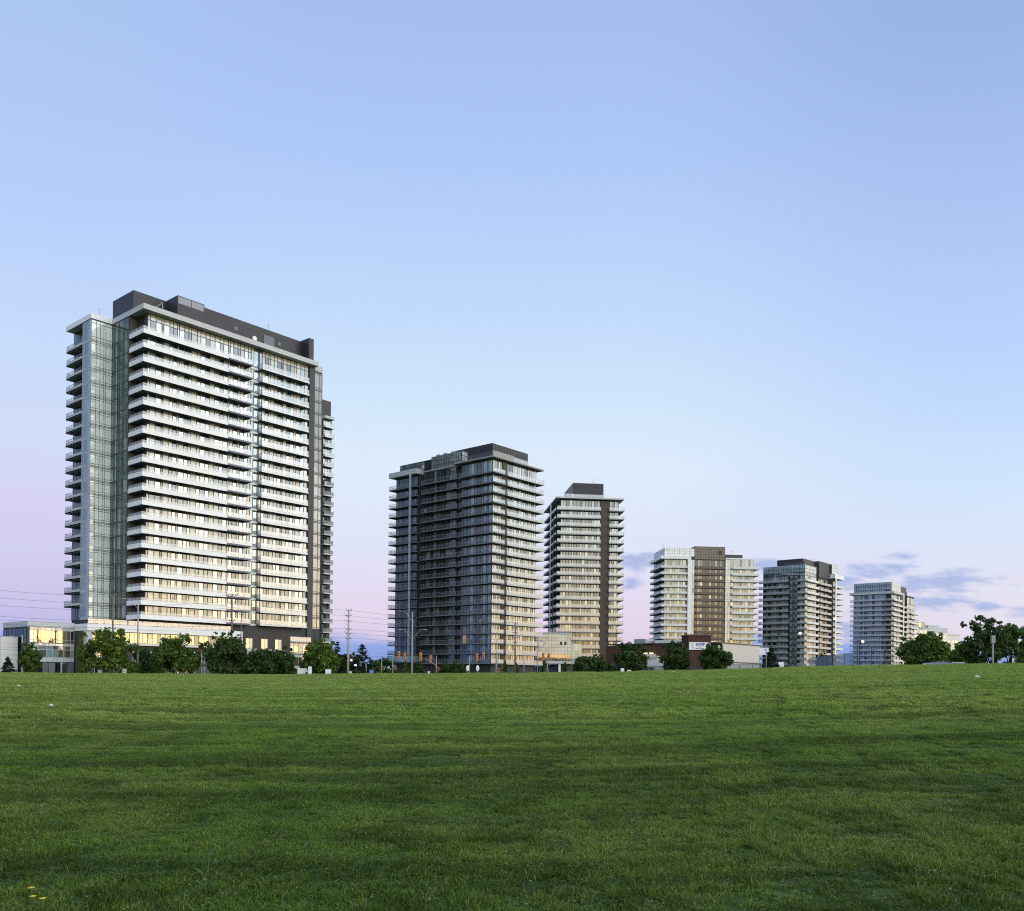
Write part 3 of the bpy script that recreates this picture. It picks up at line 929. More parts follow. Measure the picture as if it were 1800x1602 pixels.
t.balconies(Z2, [(-1.6, -.12, 13.4, 29.2)], glass=[(-1.55, 13.45, -1.55, 29.1), (-1.5, 13.45, -.2, 13.45), (-1.5, 29.15, -.2, 29.15)], up=0, g0=0, slab='slab_grey', gm='guard_clear', th=.3)
t.balconies(Z2[:-1], [(-1.7, -.12, 31.5, 44.0), (-1.7, 6, 42.65, 44.3)], glass=[(-1.65, 31.55, -1.65, 44.2), (-1.6, 44.25, 6, 44.25)], up=0, g0=0, slab='slab_grey', gm='guard_clear', th=.3)
t.part('penthouse', [(3.0, 20, 3.0, 20, 67.4, 72.8)], 'charcoal')
t.part('penthouse', [(1.4, 10, 27.5, 42.4, 66.9, 71.2, 'spandrel_dark')], 'charcoal')
t.part('penthouse', [(.3, 8, 13.2, 26.5, 66.95, 71.5)], 'grey_white')
for (f, off, a, c, z0, hh, n, kd) in (('L', .3, 13.25, 26.4, 67.3, 4.1, 12, 'V'), ('F', 13.2, .35, 7.9, 67.3, 4.1, 6, 'V'), ('L', 1.4, 27.6, 42.3, 67.5, 3.6, 14, 'G'), ('L', 3.0, 3.1, 12.5, 68.6, 4.1, 6, 'P'), ('F', 3.0, 3.1, 19.9, 68.6, 4.1, 12, 'P')):
    t.win(f, off, a, c, z0, hh, [(1, kd)] * n, 'charcoal', [(1, None)] * 3, single=False, fw=.1)
t.part('roof_parapet', [(-1.6, 8, -1.55, -1.3, 67.52, 69.0, 'concrete'), (-1.6, -1.45, -1.29, 12, 67.52, 68.8, 'guard_clear')], 'grey_white')
t.part('roof_guard', [(8.1 + i * 1.6, 9.6 + i * 1.6, -1.5, -1.46, 67.52, 68.7, 'guard_glass') for i in range(9)], 'guard_glass')
for x, y, h_ in ((6, 5, 1.6), (12, 9, 2.2), (16, 6, 1.2)):
    b = MB(); b.tube([(x, y, 72.8), (x, y, 72.8 + h_)], .07, 'metal', 5); b.build('antenna', t.root)
for y in (18, 21.5, 24.5):
    b = MB(); b.box(2, 4, y, y + 1.6, 71.5, 72.5, 'metal'); b.build('roof_unit', t.root)
rc_ = random.Random(3)
t.chairs(Z2, 12, lambda: (rc_.uniform(7, 20), -.9), 'lit face of the second tower', rc_)
t.chairs(Z2, 10, lambda: (-.9, rc_.uniform(1, 11)), 'shaded side of second tower near its corner', rc_)
t.chairs(Z2, 10, lambda: (-.9, rc_.uniform(16, 28)), 'middle of second tower shaded side', rc_)
t.done()

# ---- T3: slim frontal tower
t = Tower('apartment_tower', 'slim tower third from left, seen face on, with a brown vertical stripe', 17.1, 325, 83.5, 300, fw=.19)
Z3 = [62.6 - 2.95 * k for k in range(20)]
t.part('wall', [(0, 21.4, 0, 27, 0, 66.2)], 'dark_wall')
t.part('pilaster', [(14.6, 18.1, -.5, -.01, 0, 66.2)], 'brown_panel')
for x in (15.4, 16.3, 17.2):
    b = MB(); b.box(x, x + .07, -.56, -.505, 0, 66.1, 'charcoal'); b.build('cladding_joint', t.root)
t.part('roof_slab', [(-2.0, 23.0, -1.9, 29, 66.55, 67.05)], 'grey_white')
t.part('fin', [(-2.35, -2.05, 9.2, 9.9, 12, 66.29)], 'white_panel')
t.part('fin', [(-2.3, -2.1, 2.8, 3.2, 12, 60)], 'charcoal_grey')
t.part('penthouse', [(4.9, 16.3, 3, 22, 67.06, 73.2)], 'charcoal')
t.win('F', 3, 5.0, 16.2, 69.0, 4.0, [(1, 'P')] * 8, 'charcoal_grey', [(1, None)] * 4, single=False)
b = MB(); b.box(7, 9, 6, 8, 73.2, 73.9, 'metal'); b.build('roof_unit', t.root)
b = MB(); b.tube([(13, 5, 73.2), (13, 5, 75.6)], .07, 'metal', 5); b.build('antenna', t.root)
t.part('penthouse_base', [(4.7, 16.4, 2.5, 2.9, 67.06, 69)], 'grey_white')
t.part('roof_guard', [(-1.8 + i * 1.6, -.35 + i * 1.6, -1.75, -1.71, 67.06, 68.2, 'guard_glass') for i in range(4)], 'guard_glass')
t.part('roof_guard', [(16.6 + i * 1.6, 18.05 + i * 1.6, -1.75, -1.71, 67.06, 68.2, 'guard_glass') for i in range(4)], 'guard_glass')
for i, z in enumerate(Z3):
    zt = 66.2 if i == 0 else Z3[i - 1] - .28
    h = zt - z - .03
    t.win('F', 0, .03, 14.5, z, h, [(.8, 'V'), (1.2, 'C'), (1.2, 'D'), (1.1, 'C'), (.6, 'V'), (1.3, 'H'), (1.3, 'H'), (.7, 'D'), (1.2, 'C'), (1.2, 'C'), (1.2, 'H'), (1.1, 'C'), (1.1, 'D'), (1.2, 'C')], single=i % 2 == 0)
    t.win('F', 0, 18.2, 21.3, z, h, [(.6, 'C'), (1.0, 'D'), (1, 'C'), (.5, 'V')], single=True)
    t.win('L', 0, .05, 26.9, z, h, [(1.4, 'D'), (1.0, 'K'), (1.6, 'D'), (1.0, 'K')] * 4, single=False)
t.balconies(Z3, [(-1.6, 14.5, -1.7, -.12), (-1.9, -.12, -.119, 28.5)], glass=[(-1.55, -1.65, 14.45, -1.65), (14.45, -1.6, 14.45, -.2)], solid=[(-1.83, -.1, -1.83, 28.4)],
            up=.75, g0=0, slab='concrete', th=.26)
t.balconies(Z3, [(17.6, 23.2, -1.7, -.12), (21.55, 23.2, -.119, 14)], glass=[(17.65, -.2, 17.65, -1.65), (17.65, -1.65, 23.15, -1.65), (23.15, -1.6, 23.15, 14)], up=.1, g0=0, slab='concrete', th=.26)
t.chairs(Z3, 13, lambda: (rc_.uniform(1, 13), -.9), 'face of the slim third tower', rc_)
t.done()

# ---- gridded glass link building between T2 and T3
t = Tower('link_building', 'low gridded glass block between the second and third towers', 8.0, 292, 85, 100)
t.part('wall', [(-.5, 11.3, 0, 14, 7.0, 16.0), (-.4, 4, .4, 14, 0, 6.98), (8.2, 15, .5, 13, 0, 13.0)], 'stone_dark')
t.part('parapet', [(-.6, 11.4, -.15, 14, 16.01, 16.4)], 'grey_white')
for j in range(4):
    t.win('F', 0, -.45, 11.25, 7.1 + j * 2.2, 2.17, [(1, 'W' if j else 'Y')] * 11, 'frame_light', [(1, None)] * 2, single=j > 1)
t.part('vent', [(7.6, 8.3, -.2, -.12, 12.4, 13.4), (9.0, 9.7, -.2, -.12, 12.4, 13.4)], 'charcoal')
t.part('canopy', [(2.5, 12, -4.5, -.01, 6.2, 6.95)], 'grey_white')
t.part('canopy_post', [(6.6, 7.3, -4.2, -3.5, 0, 6.19)], 'white_wall')
t.win('F', .5, 11.4, 14.9, 6, 6.9, [(1, 'U'), (1, 'B'), (1, 'U')], 'frame_light', [(1, None)] * 3)
t.win('F', .4, -.3, 3.9, 1.4, 5, [(1, 'C'), (1, 'D'), (1, 'H')], 'frame_light')
t.done()

# ---- T4: broad tower with brown centre
t = Tower('apartment_tower', 'broad cream tower with a brown centre bay, fourth from left', 69.9, 414, 85, 120, fw=.16)
Z4 = [53.1 - 2.98 * k for k in range(18)]
t.part('wall', [(0, 14.2, 0, 19, 0, 62.2), (28.9, 42.5, .02, 19, 0, 58.1)], 'dark_wall')
t.part('brown_bay', [(14.21, 28.89, .6, 18, 0, 63.2)], 'brown_panel')
t.part('penthouse', [(14.3, 28.8, .25, 17, 57.2, 63.3)], 'brown_panel')
t.part('roof_slab', [(-2.1, 10.5, -1.9, 20, 57.0, 58.4)], 'white_panel')
t.part('roof_box', [(30, 38.5, 4, 15, 58.0, 60.3)], 'charcoal_grey')
t.part('roof_edge', [(28.95, 42.6, -.12, 19, 57.6, 58.2)], 'white_panel')
t.win('F', 0, .05, 14.1, 58.5, 3.7, [(1, 'V')] * 12, 'frame_light', [(1, None)] * 3, single=False)
t.win('L', 0, .05, 18.9, 58.5, 3.7, [(1, 'U')] * 12, 'frame_light', [(1, None)] * 3, single=False)
t.win('F', .25, 14.4, 28.7, 57.3, 5.9, [(1, 'X')] * 11, 'frame_dark', [(1, None)] * 5, single=False)
t.part('vent', [(25.6, 27.2, .05, .13, 59.8, 61.4)], 'charcoal')
t.part('corner_strip', [(10.6, 12.1, -1.9, -.13, 0, 58.3)], 'white_panel')
for i, z in enumerate(Z4):
    zt = 57.0 if i == 0 else Z4[i - 1] - .25
    h = zt - z - .03
    t.win('F', 0, .05, 10.5, z, h, [(1.2, 'W'), (1.2, 'C'), (.9, 'D'), (1.5, 'W'), (1, 'C'), (.9, 'D'), (1.4, 'W'), (1, 'C'), (.7, 'D')], 'frame_light', single=i < 4)
    t.win('F', 0, 12.2, 14.15, z - .25, h + .26, [(1, 'V'), (1, 'C')], 'frame_light', [(.8, 'V'), (2, None)], single=False)
    t.win('F', .6, 14.4, 28.7, z, h, [(1.2, 'X'), (1.2, 'H'), (1.0, 'D'), (1.4, 'X'), (1.4, 'X'), (.9, 'D'), (1.4, 'X'), (1.1, 'H'), (1, 'X'), (.9, 'D'), (1.1, 'X')], single=False)
    t.win('F', .02, 29, 31.3, z - .25, h + .26 if i else 4.6, [(1.2, 'V'), (1.1, 'C')], 'frame_light', [(.8, 'V'), (2, None)], single=False)
    t.win('F', .02, 31.4, 42.4, z, h if i else 4.4, [(1.3, 'C'), (1.5, 'W'), (1.2, 'W'), (.9, 'D'), (1.3, 'W'), (1.5, 'C'), (.9, 'D'), (1.4, 'W')], 'frame_light', single=False)
    t.win('L', 0, .1, 18.9, z, h, [(1.2, 'D'), (1.4, 'B'), (1, 'H')] * 4, single=False)
t.balconies(Z4, [(-1.9, 10.5, -1.7, -.12), (-1.9, -.12, -.119, 19.6)], solid=[(-1.83, -1.63, 10.4, -1.63), (-1.83, -1.55, -1.83, 19.5)], up=.86, edge='cream_panel')
t.balconies(Z4, [(14.6, 28.7, -.9, .45)], solid=[(14.7, -.85, 28.6, -.85)], up=.86, edge='brown_edge', slab='charcoal_grey')
t.balconies(Z4, [(31.8, 44.6, -1.7, -.1), (42.65, 44.6, -.09, 10)], solid=[(31.9, -1.63, 44.5, -1.63), (44.5, -1.55, 44.5, 9.9)], up=.86, edge='cream_panel')
b = MB(); b.tube([(34, 6, 60.3), (34, 6, 62.6)], .08, 'metal'); b.tube([(33.4, 6, 62), (34.6, 6, 62)], .05, 'metal'); b.build('antenna', t.root)
b = MB(); b.tube([(1, 6, 62.2), (1, 6, 64)], .08, 'metal'); b.tube([(-.4, 6, 64), (1.4, 6, 64)], .06, 'metal'); b.build('antenna', t.root)
t.done()

# ---- T5
t = Tower('apartment_tower', 'fifth tower from left, glassy blue-grey side and dark stepped penthouse', 143.7, 441, 40.4, 60, lit=.004, fw=.18, dim=SHADED_BLUE)
Z5 = [50.6 - 2.97 * k for k in range(17)]
t.part('wall', [(0, 14.4, 0, 21.7, 0, 58.5), (16.6, 20, 2.0, 21.5, 0, 57), (14.41, 16.59, 3, 21.6, 0, 57), (20.01, 35.0, 1.2, 21.4, 0, 57), (35.01, 43, 0, 21.3, 0, 62.4)], 'dark_wall')
t.part('parapet', [(-.02, 14.4, -.02, 21.72, 58.51, 58.75)], 'grey_white')
t.win('L', 0, .05, 21.6, 53.6, 4.9, [(1, 'U')] * 16, 'frame_dark', [(1, 'B'), (1, 'U'), (1, 'U')], single=False)
t.win('F', 0, .05, 14.3, 53.6, 4.9, [(1, 'V')] * 8, 'frame_dark', [(1, 'C'), (1, None), (1, None)], single=False)
t.part('penthouse', [(3.5, 26, 2.5, 16, 57.9, 62.3)], 'charcoal')
t.part('penthouse', [(2, 8, 1.2, 12, 58.4, 60.6)], 'charcoal_grey')
t.part('penthouse', [(20.1, 34.9, .9, 15, 54.5, 62.6)], 'charcoal_grey')
t.win('F', 0, 35.1, 42.9, 57.6, 4.7, [(1, 'V')] * 6, 'frame_light', [(1, None)] * 3, single=False)
t.part('roof_slab', [(34.8, 47.6, -1.9, 8, 55.0, 57.3)], 'white_panel')
t.part('column', [(35.4, 37.0, -2.05, -1.85, 0, 54.99)], 'white_panel')
for i, z in enumerate(Z5):
    zt = 53.5 if i == 0 else Z5[i - 1] - .25
    h = zt - z - .03
    t.win('L', 0, .05, 3.4, z, h, [(1, 'G'), (.8, 'V'), (1, 'D')], single=False)
    t.win('L', -.3, 3.5, 7.3, z - .25, h + .26, [(1, 'U'), (1, 'B'), (1, 'U')], 'frame_dark', [(.7, 'U'), (1, 'B'), (1, None)], single=i < 4)
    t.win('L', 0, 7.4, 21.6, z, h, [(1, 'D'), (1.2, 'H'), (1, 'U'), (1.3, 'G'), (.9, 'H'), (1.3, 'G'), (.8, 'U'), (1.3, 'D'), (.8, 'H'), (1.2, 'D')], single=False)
    t.win('F', 0, .1, 14.3, z, h, [(2, 'W'), (1.2, 'D'), (1, 'C'), (1.5, 'W'), (1.4, 'D'), (1.2, 'C')], 'frame_light', single=False)
    t.win('F', 1.2, 20.1, 34.9, z, h, [(1.5, 'X'), (1.2, 'D'), (1.2, 'X'), (1.2, 'D'), (1.2, 'X'), (1.4, 'C')], single=False)
    t.win('F', 0, 37.2, 42.9, z, h, [(1, 'C'), (1, 'D'), (1, 'W')], 'frame_light', single=False)
t.balconies(Z5, [(-1.6, 14.6, -1.6, -.12), (-1.6, -.12, -.119, 3.2)], solid=[(-.2, -1.53, 14.5, -1.53)], up=.9, glass=[(-1.55, -1.4, -1.55, 3.1)], g0=0, edge='cream_panel')
t.balconies(Z5, [(-1.6, -.12, 7.5, 23.6)], glass=[(-1.55, 7.6, -1.55, 23.5), (-1.5, 23.5, 2, 23.5)], up=0, g0=0, gm='guard_glass', slab='slab_grey')
t.balconies(Z5, [(18.2, 33.5, -.7, 1.08)], solid=[(18.3, -.63, 33.4, -.63)], up=.9, edge='stucco', slab='slab_grey')
t.balconies(Z5, [(37.2, 47.6, -1.7, -.12), (43.1, 47.6, -.119, 6)], solid=[(37.3, -1.63, 47.5, -1.63), (47.5, -1.55, 47.5, 5.9)], up=.9, edge='cream_panel')
b = MB(); b.tube([(24, 6, 62.3), (24, 6, 64.8)], .09, 'metal'); b.ball((24, 6, 64.4), .45, .2, .45, 'white_panel'); b.build('antenna', t.root)
b = MB(); b.tube([(38, 6, 62.4), (38, 6, 64)], .09, 'metal'); b.tube([(36.6, 6, 64), (39, 6, 64)], .07, 'metal'); b.build('antenna', t.root)
t.part('garage_wall', [(-.5, -.4, .1, 12, 0, 8.5)], 'charcoal')
t.part('garage_wall', [(-4.5, -4.2, -2.6, 14, 0, 7.6)], 'charcoal')
t.done()

# ---- T6
t = Tower('apartment_tower', 'rightmost of the row of towers, pale blue glass box on its roof', 222.0, 525, 40.4, 40, fw=.2, dim=SHADED_BLUE)
Z6 = [49.1 - 2.97 * k for k in range(17)]
t.part('wall', [(0, 17, 0, 22, 0, 54.2), (17.01, 29, 1.6, 21.8, 0, 54), (29.01, 43.5, .02, 21.6, 0, 54.1)], 'dark_wall')
t.part('roof_slab', [(-1.9, 17.5, -1.9, 23.9, 53.0, 54.4)], 'grey_white')
t.part('roof_glass_box', [(.1, 17.0, .1, 21.8, 54.4, 59.9)], 'grey_white')
t.win('L', .1, .15, 21.7, 54.45, 5.5, [(1, 'U')] * 16, 'frame_dark', [(1, 'B'), (1, 'U'), (1, 'B'), (1, 'U')], single=False)
t.win('F', .1, .15, 16.9, 54.45, 5.5, [(1, 'V')] * 9, 'frame_light', [(1, None)] * 4, single=False)
t.part('penthouse', [(17.2, 31, 1.0, 16, 48, 59.0)], 'brown_panel')
t.part('penthouse', [(31.1, 36, 2, 14, 53, 56.8)], 'charcoal_grey')
t.part('vent', [(19.5, 20.3, .9, .99, 55.2, 56.2), (28.8, 29.6, .9, .99, 54.6, 55.6)], 'charcoal')
t.part('column', [(15.6, 17.1, -2.1, -1.92, 12, 52.99)], 'white_panel')
for i, z in enumerate(Z6):
    zt = 53.0 if i == 0 else Z6[i - 1] - .25
    h = zt - z - .03
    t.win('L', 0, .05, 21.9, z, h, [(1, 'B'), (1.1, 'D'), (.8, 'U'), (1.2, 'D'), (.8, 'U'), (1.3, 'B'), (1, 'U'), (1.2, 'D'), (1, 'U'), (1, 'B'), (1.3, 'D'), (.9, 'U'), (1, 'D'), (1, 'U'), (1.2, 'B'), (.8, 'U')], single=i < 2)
    t.win('F', 0, .1, 15.5, z, h, [(1, 'C'), (1.2, 'D'), (1, 'C'), (1.5, 'W'), (1.4, 'D'), (1.2, 'C')], 'frame_light', single=False)
    if i > 1:
        t.win('F', 1.6, 17.1, 28.9, z, h, [(1.5, 'X'), (1.2, 'D'), (1.2, 'C')], single=False)
    t.win('F', .02, 29.1, 43.4, z, h, [(1.5, 'W'), (1.2, 'D'), (1.5, 'C'), (1, 'D')], 'frame_light', single=False)
t.balconies(Z6, [(-1.7, 15.4, -1.7, -.12), (-1.7, -.12, -.119, 23.7)], solid=[(-.2, -1.63, 15.3, -1.63)], up=.9, glass=[(-1.65, -1.5, -1.65, 23.6)], g0=0, edge='cream_panel', slab='slab_grey', gm='guard_glass')
t.balconies(Z6[1:], [(17.4, 31.6, -.8, 1.48)], solid=[(17.5, -.73, 31.5, -.73)], up=.9, edge='stucco', slab='slab_grey')
t.balconies(Z6[2:], [(33, 47.6, -1.7, -.12)], solid=[(33.1, -1.63, 47.5, -1.63)], up=.9, edge='cream_panel', slab='slab_grey')
t.done()

# ---- far mid-rise block at the right
t = Tower('apartment_block', 'distant pale mid-rise block catching yellow light behind the trees at right', 287, 640, 70, 0)
t.part('wall', [(0, 16, 0, 14, 0, 40), (16.01, 28, -3, 14, 0, 38), (28.01, 40, -2, 13, 0, 36)], 'cream_panel')
t.part('roof_box', [(-1, 9, -1, 10, 40.01, 44.5)], 'grey_white')
t.part('roof_box', [(-6, -1.01, .5, 9, 36, 44.0)], 'spandrel_blue')
t.part('roof_box', [(15, 25, 2, 10, 38.01, 42.5), (25.01, 33, 2, 10, 36.01, 41)], 'grey_white')
t.part('parapet', [(-.2, 16, -.2, 14, 39.2, 40.005), (16.2, 28.2, -3.2, 14, 37.2, 38.005), (28.3, 40.2, -2.2, 13, 35.2, 36.005)], 'grey_white')
for j in range(11):
    z = 36.2 - 3.1 * j
    for (x0, y0, zm) in ((.8, 0, 40), (5.2, 0, 40), (9.6, 0, 40), (13, 0, 40), (17, -3, 37), (20.6, -3, 37), (24.2, -3, 37), (29, -2, 35), (32.5, -2, 35), (36, -2, 35)):
        if z + 1.8 < zm - .8:
            t.win('F', y0, x0, x0 + 2.3, z, 1.8, [(1, 'Y' if x0 < 28 else 'G'), (1, 'C')], 'frame_light')
t.win('F', -1, 1.5, 7.5, 40.8, 2.9, [(1, 'K'), (1, 'Y'), (1, 'K')], 'frame_light')
t.done()

# ---- restaurant in front of the broad tower
t = Tower('restaurant_building', 'single storey restaurant with dark brown parapet and pale side wall', 41.4, 181, 40.4, 60)
GZ = 1.6
t.part('wall', [(0, 21, 0, 15, GZ, 4.6), (-.01, 20, 15.01, 27, GZ, 5)], 'stone_dark')
t.part('side_wall', [(.3, 19.6, -.12, -.01, 5.3, 9.0), (.3, 19.6, -.1, -.005, GZ, 5.1, 'grey_white')], 'stucco')
t.part('side_coping', [(.1, 19.8, -.3, -.01, 9.01, 9.2)], 'frame_dark')
t.part('side_ledge', [(.1, 19.8, -.25, -.01, 5.1, 5.29)], 'frame_dark')
t.part('upper_wall', [(.02, 19.5, .02, 15, 4.61, 9.0), (.0, 19.5, 15.01, 27, 5.01, 8.8)], 'brown_brick')
t.part('parapet_cap', [(-.15, 19.6, -.01, 27.2, 9.0, 9.18)], 'charcoal')
t.part('roof_unit', [(1, 4.5, 17.5, 20.4, 8.9, 10.2)], 'metal')
t.part('roof_unit', [(4, 16, 8, 17, 9.0, 10.0)], 'white_wall')
t.part('entrance_panel', [(-.2, -.02, 2.6, 6.8, GZ, 5.2)], 'white_wall')
t.part('wall_panel', [(-.22, -.02, 12.2, 19.4, GZ, 6.2)], 'white_wall')
t.part('wall_panel', [(-.45, -.23, 14.0, 17.4, 6.0, 6.9)], 'stucco')
t.win('L', -.22, 14.6, 17.0, GZ, 2.5, [(1, 'D'), (1, 'B')], 'frame_light')
for y0, z0 in ((12.6, 6.25), (14.6, 6.95), (16.1, 6.95), (18.2, 6.25)):
    b = MB(); b.box(-.75, -.47, y0, y0 + .9, z0, z0 + .2, 'wash_glow'); b.build('wall_light', t.root)
t.done()
# its sign tower
st = Tower('sign_tower', 'brown sign tower on the restaurant with a white lettered panel', 34.9, 177.5, 84, 0)
st.part('wall', [(0, 4.6, 0, 4.6, GZ, 10.2)], 'brown_brick')
st.part('cap', [(-.15, 4.75, -.15, 4.75, 10.21, 10.5)], 'charcoal')
st.part('sign_panel', [(.1, 4.4, -.22, -.01, 7.45, 8.95)], 'sign_white')


def lettering(name, text, size, m, parent, loc, rot=(R(90), 0, 0), bold=0.0):
    cu = bpy.data.curves.new(name, 'FONT')
    cu.body, cu.size, cu.extrude, cu.offset = text, size, 0.012, bold
    cu.align_x = 'CENTER'
    o = bpy.data.objects.new(name, cu)
    COL.objects.link(o)
    dg = bpy.context.evaluated_depsgraph_get()
    me = bpy.data.meshes.new_from_object(o.evaluated_get(dg))
    bpy.data.objects.remove(o)
    me.materials.clear()
    me.materials.append(M[m])
    e = link(name, me, parent, loc)
    e.rotation_euler = rot
    return e


lettering('lettering', 'IHOP', 0.78, 'sign_blue', st.root, (2.35, -.24, 8.28), bold=0.02)
lettering('lettering', 'RESTAURANT', 0.30, 'sign_blue', st.root, (2.35, -.24, 7.62))
b = MB()
b.tube([(1.9 + .9 * i / 8, -.24, 8.12 - .16 * math.sin(math.pi * i / 8)) for i in range(9)], .035, 'sign_red')
b.build('smile_mark', st.root)
b = MB()
for p, q in (((.3, 8.75), (.95, 8.1)), ((1.0, 8.8), (.45, 8.2)), ((.35, 8.1), (1.1, 7.75)), ((.9, 8.1), (1.15, 7.6))):
    b.tube([(p[0], -.24, p[1]), ((p[0] + q[0]) / 2 + .06, -.24, (p[1] + q[1]) / 2), (q[0], -.24, q[1])], .025, 'sign_red')
b.build('swirl_mark', st.root)

# ------------------------------------------------------------------ trees
def leaf_cloud(blobs, n, size, m, rng, flat=0.0):
    """n leaf-sized quads spread over the shells of the blobs (x, y, z, r)"""
    b = MB()
    wsum = [bl[3] ** 2 for bl in blobs]
    for _ in range(n):
        x, y, z, r = rng.choices(blobs, wsum)[0]
        d = Vector((rng.gauss(0, 1), rng.gauss(0, 1), rng.gauss(0, 1))).normalized()
        c = Vector((x, y, z)) + d * r * (rng.random() ** 0.45) * Vector((1, 1, .85)).z
        nrm = (d + Vector((rng.gauss(0, .7), rng.gauss(0, .7), rng.gauss(0, .7)))).normalized()
        e = nrm.orthogonal().normalized()
        e = Matrix.Rotation(rng.random() * 6.28, 3, nrm) @ e
        g = nrm.cross(e)
        s = size * rng.uniform(.6, 1.35)
        e, g = e * s * .5, g * s * rng.uniform(.28, .45)
        b.face([c - e, c - e * .1 + g, c + e, c - e * .1 - g], m)
    return b


def broad_tree(label, u, v_top, y, width_px, leaf='leaf_mid', n=3600, trunk_px=8, seed=0, squat=.5, name='street_tree', loose=1.0, group='trees along the street'):
    rng = random.Random(seed + int(u))
    top = at(u, v_top, y)
    gz = ground_z(top.x, y)
    h = top.z - gz
    wr = width_px / 1574.0 * y / 2 * 1.08
    root = thing(name, label, 'tree', (top.x, y, gz), rng.random() * 6.28, group)
    clear = trunk_px / 1574.0 * y
    cz, rz = (h + clear) / 2, (h - clear) / 2
    blobs = []
    for i in range(60):
        while True:
            p = Vector((rng.uniform(-1, 1), rng.uniform(-1, 1), rng.uniform(-1, 1)))
            if .3 < (p.length if trunk_px > 3 or p.z > 0 else math.hypot(p.x, p.y)) < 1:
                break
        taper = 1.0 - squat * max(0, p.z) ** 1.4 - (.25 * max(0, -p.z) ** 2 if trunk_px > 3 else 0)
        rb = rng.uniform(.20, .34) * loose
        blobs.append((p.x * wr * taper * (1 - rb * .6), p.y * wr * taper * (1 - rb * .6), cz + p.z * rz * (1 - rb * .7), rb * min(wr, rz) * 1.15))
    for i in range(9):     # a few leaders that break the outline
        a = rng.random() * 6.28
        f_ = rng.uniform(.2, .95)
        blobs.append((math.cos(a) * wr * f_ * 1.02, math.sin(a) * wr * f_ * 1.02, cz + rz * (1 - f_ * f_) ** .5 * rng.uniform(.85, 1.0), rng.uniform(.09, .16) * wr))
    tb = MB()
    r0 = max(.12, h * .022)
    tb.tube([(0, 0, -.3), (.03, .02, clear * .6), (.06, -.03, cz), (0, 0, cz + rz * .6)], [r0 * 1.3, r0, r0 * .6, r0 * .2], 'bark', 7)
    for i in range(9):
        bl = blobs[i * 5]
        z0 = clear * .8 + (cz - clear * .8) * rng.random() * .8
        tb.tube([(0, 0, z0), (bl[0] * .5, bl[1] * .5, z0 + (bl[2] - z0) * .6), bl[:3]], [r0 * .5, r0 * .32, r0 * .1], 'bark', 5)
    tb.build('trunk', root, True)
    lf = .16 + .0013 * y
    leaf_cloud(blobs, int(n * 1.25), lf * 1.4, leaf, rng).build('crown', root)
    return root


def conifer(label, u, v_top, y, width_px, n=3200, seed=0, droop=.25, m='needle', name='conifer', tiers=15, group='evergreen trees'):
    rng = random.Random(seed + int(u))
    top = at(u, v_top, y)
    gz = ground_z(top.x, y)
    h = top.z - gz
    wr = width_px / 1574.0 * y / 2
    root = thing(name, label, 'tree', (top.x, y, gz), rng.random() * 6.28, group)
    tb = MB()
    tb.tube([(0, 0, -.3), (0, 0, h * .5), (0, 0, h * .98)], [h * .022, h * .014, .02], 'bark', 7)
    tb.build('trunk', root, True)
    b = MB()
    lf = .16 + .0013 * y
    branches = []
    for ti in range(tiers):
        f = (ti + .3) / tiers
        for j in range(rng.randint(6, 9)):
            a = rng.random() * 6.28
            ln = wr * (1 - f) ** .85 * rng.uniform(.72, 1.1) + .12
            branches.append((a, ln, h * (.07 + .92 * f) + rng.uniform(-.3, .3)))
    ws = [q[1] + .2 for q in branches]
    for _ in range(n):
        a, ln, z = rng.choices(branches, ws)[0]
        t = rng.random() ** .6
        r = ln * t
        c = Vector((math.cos(a) * r, math.sin(a) * r, z - droop * r + .25 * t * t * ln)) + Vector((rng.gauss(0, .12), rng.gauss(0, .12), rng.gauss(0, .10))) * (.4 + ln * .28)
        e = Vector((math.cos(a), math.sin(a), -.25)) + Vector((rng.gauss(0, .5), rng.gauss(0, .5), rng.gauss(0, .4)))
        e.normalize()
        g = e.cross(Vector((rng.gauss(0, 1), rng.gauss(0, 1), rng.gauss(0, 1)))).normalized()
        s = lf * rng.uniform(.6, 1.3)
        e, g = e * s * .6, g * s * .2
        b.face([c - e, c + g, c + e, c - g], m)
    b.build('crown', root)
    return root


broad_tree('narrow dark tree before the glass pavilion at the left edge', 52, 1131, 158, 38, 'leaf_mid', 2600, 4, squat=.55, seed=3)
conifer('small dark cone shaped evergreen at the extreme left edge', 14, 1156, 155, 30, 1800, seed=2)
broad_tree('bright green spreading tree in front of the podium, left of a grey lamp pole', 188, 1104, 160, 112, 'leaf_bright', 5200, 3, squat=.62, seed=5, loose=.95)
broad_tree('low dark tree half hidden between the bright tree and the round one', 252, 1138, 170, 44, 'leaf_dark', 2400, 3, squat=.4, seed=8)
broad_tree('full rounded mid green tree under the tallest tower', 307, 1115, 161, 92, 'leaf_mid', 5200, 3, squat=.42, seed=6)
broad_tree('dark green tall-tipped tree beside the utility pole under the tallest tower', 402, 1108, 162, 84, 'leaf_dark', 4800, 3, squat=.55, seed=9)
broad_tree('low dark tree in front of the brick part of the podium', 462, 1140, 163, 58, 'leaf_dark', 3200, 3, squat=.3, seed=1)
broad_tree('low dark tree with flat top next to the glass corner of the podium', 498, 1136, 166, 50, 'leaf_dark', 3000, 3, squat=.3, seed=12)
broad_tree('light green feathery tree at the right foot of the tallest tower', 566, 1124, 160, 64, 'leaf_bright', 4200, 4, squat=.6, seed=4, loose=.9)
broad_tree('dull dark tree beneath the light green feathery tree', 545, 1152, 158, 42, 'leaf_dark', 2200, 2, squat=.3, seed=14)
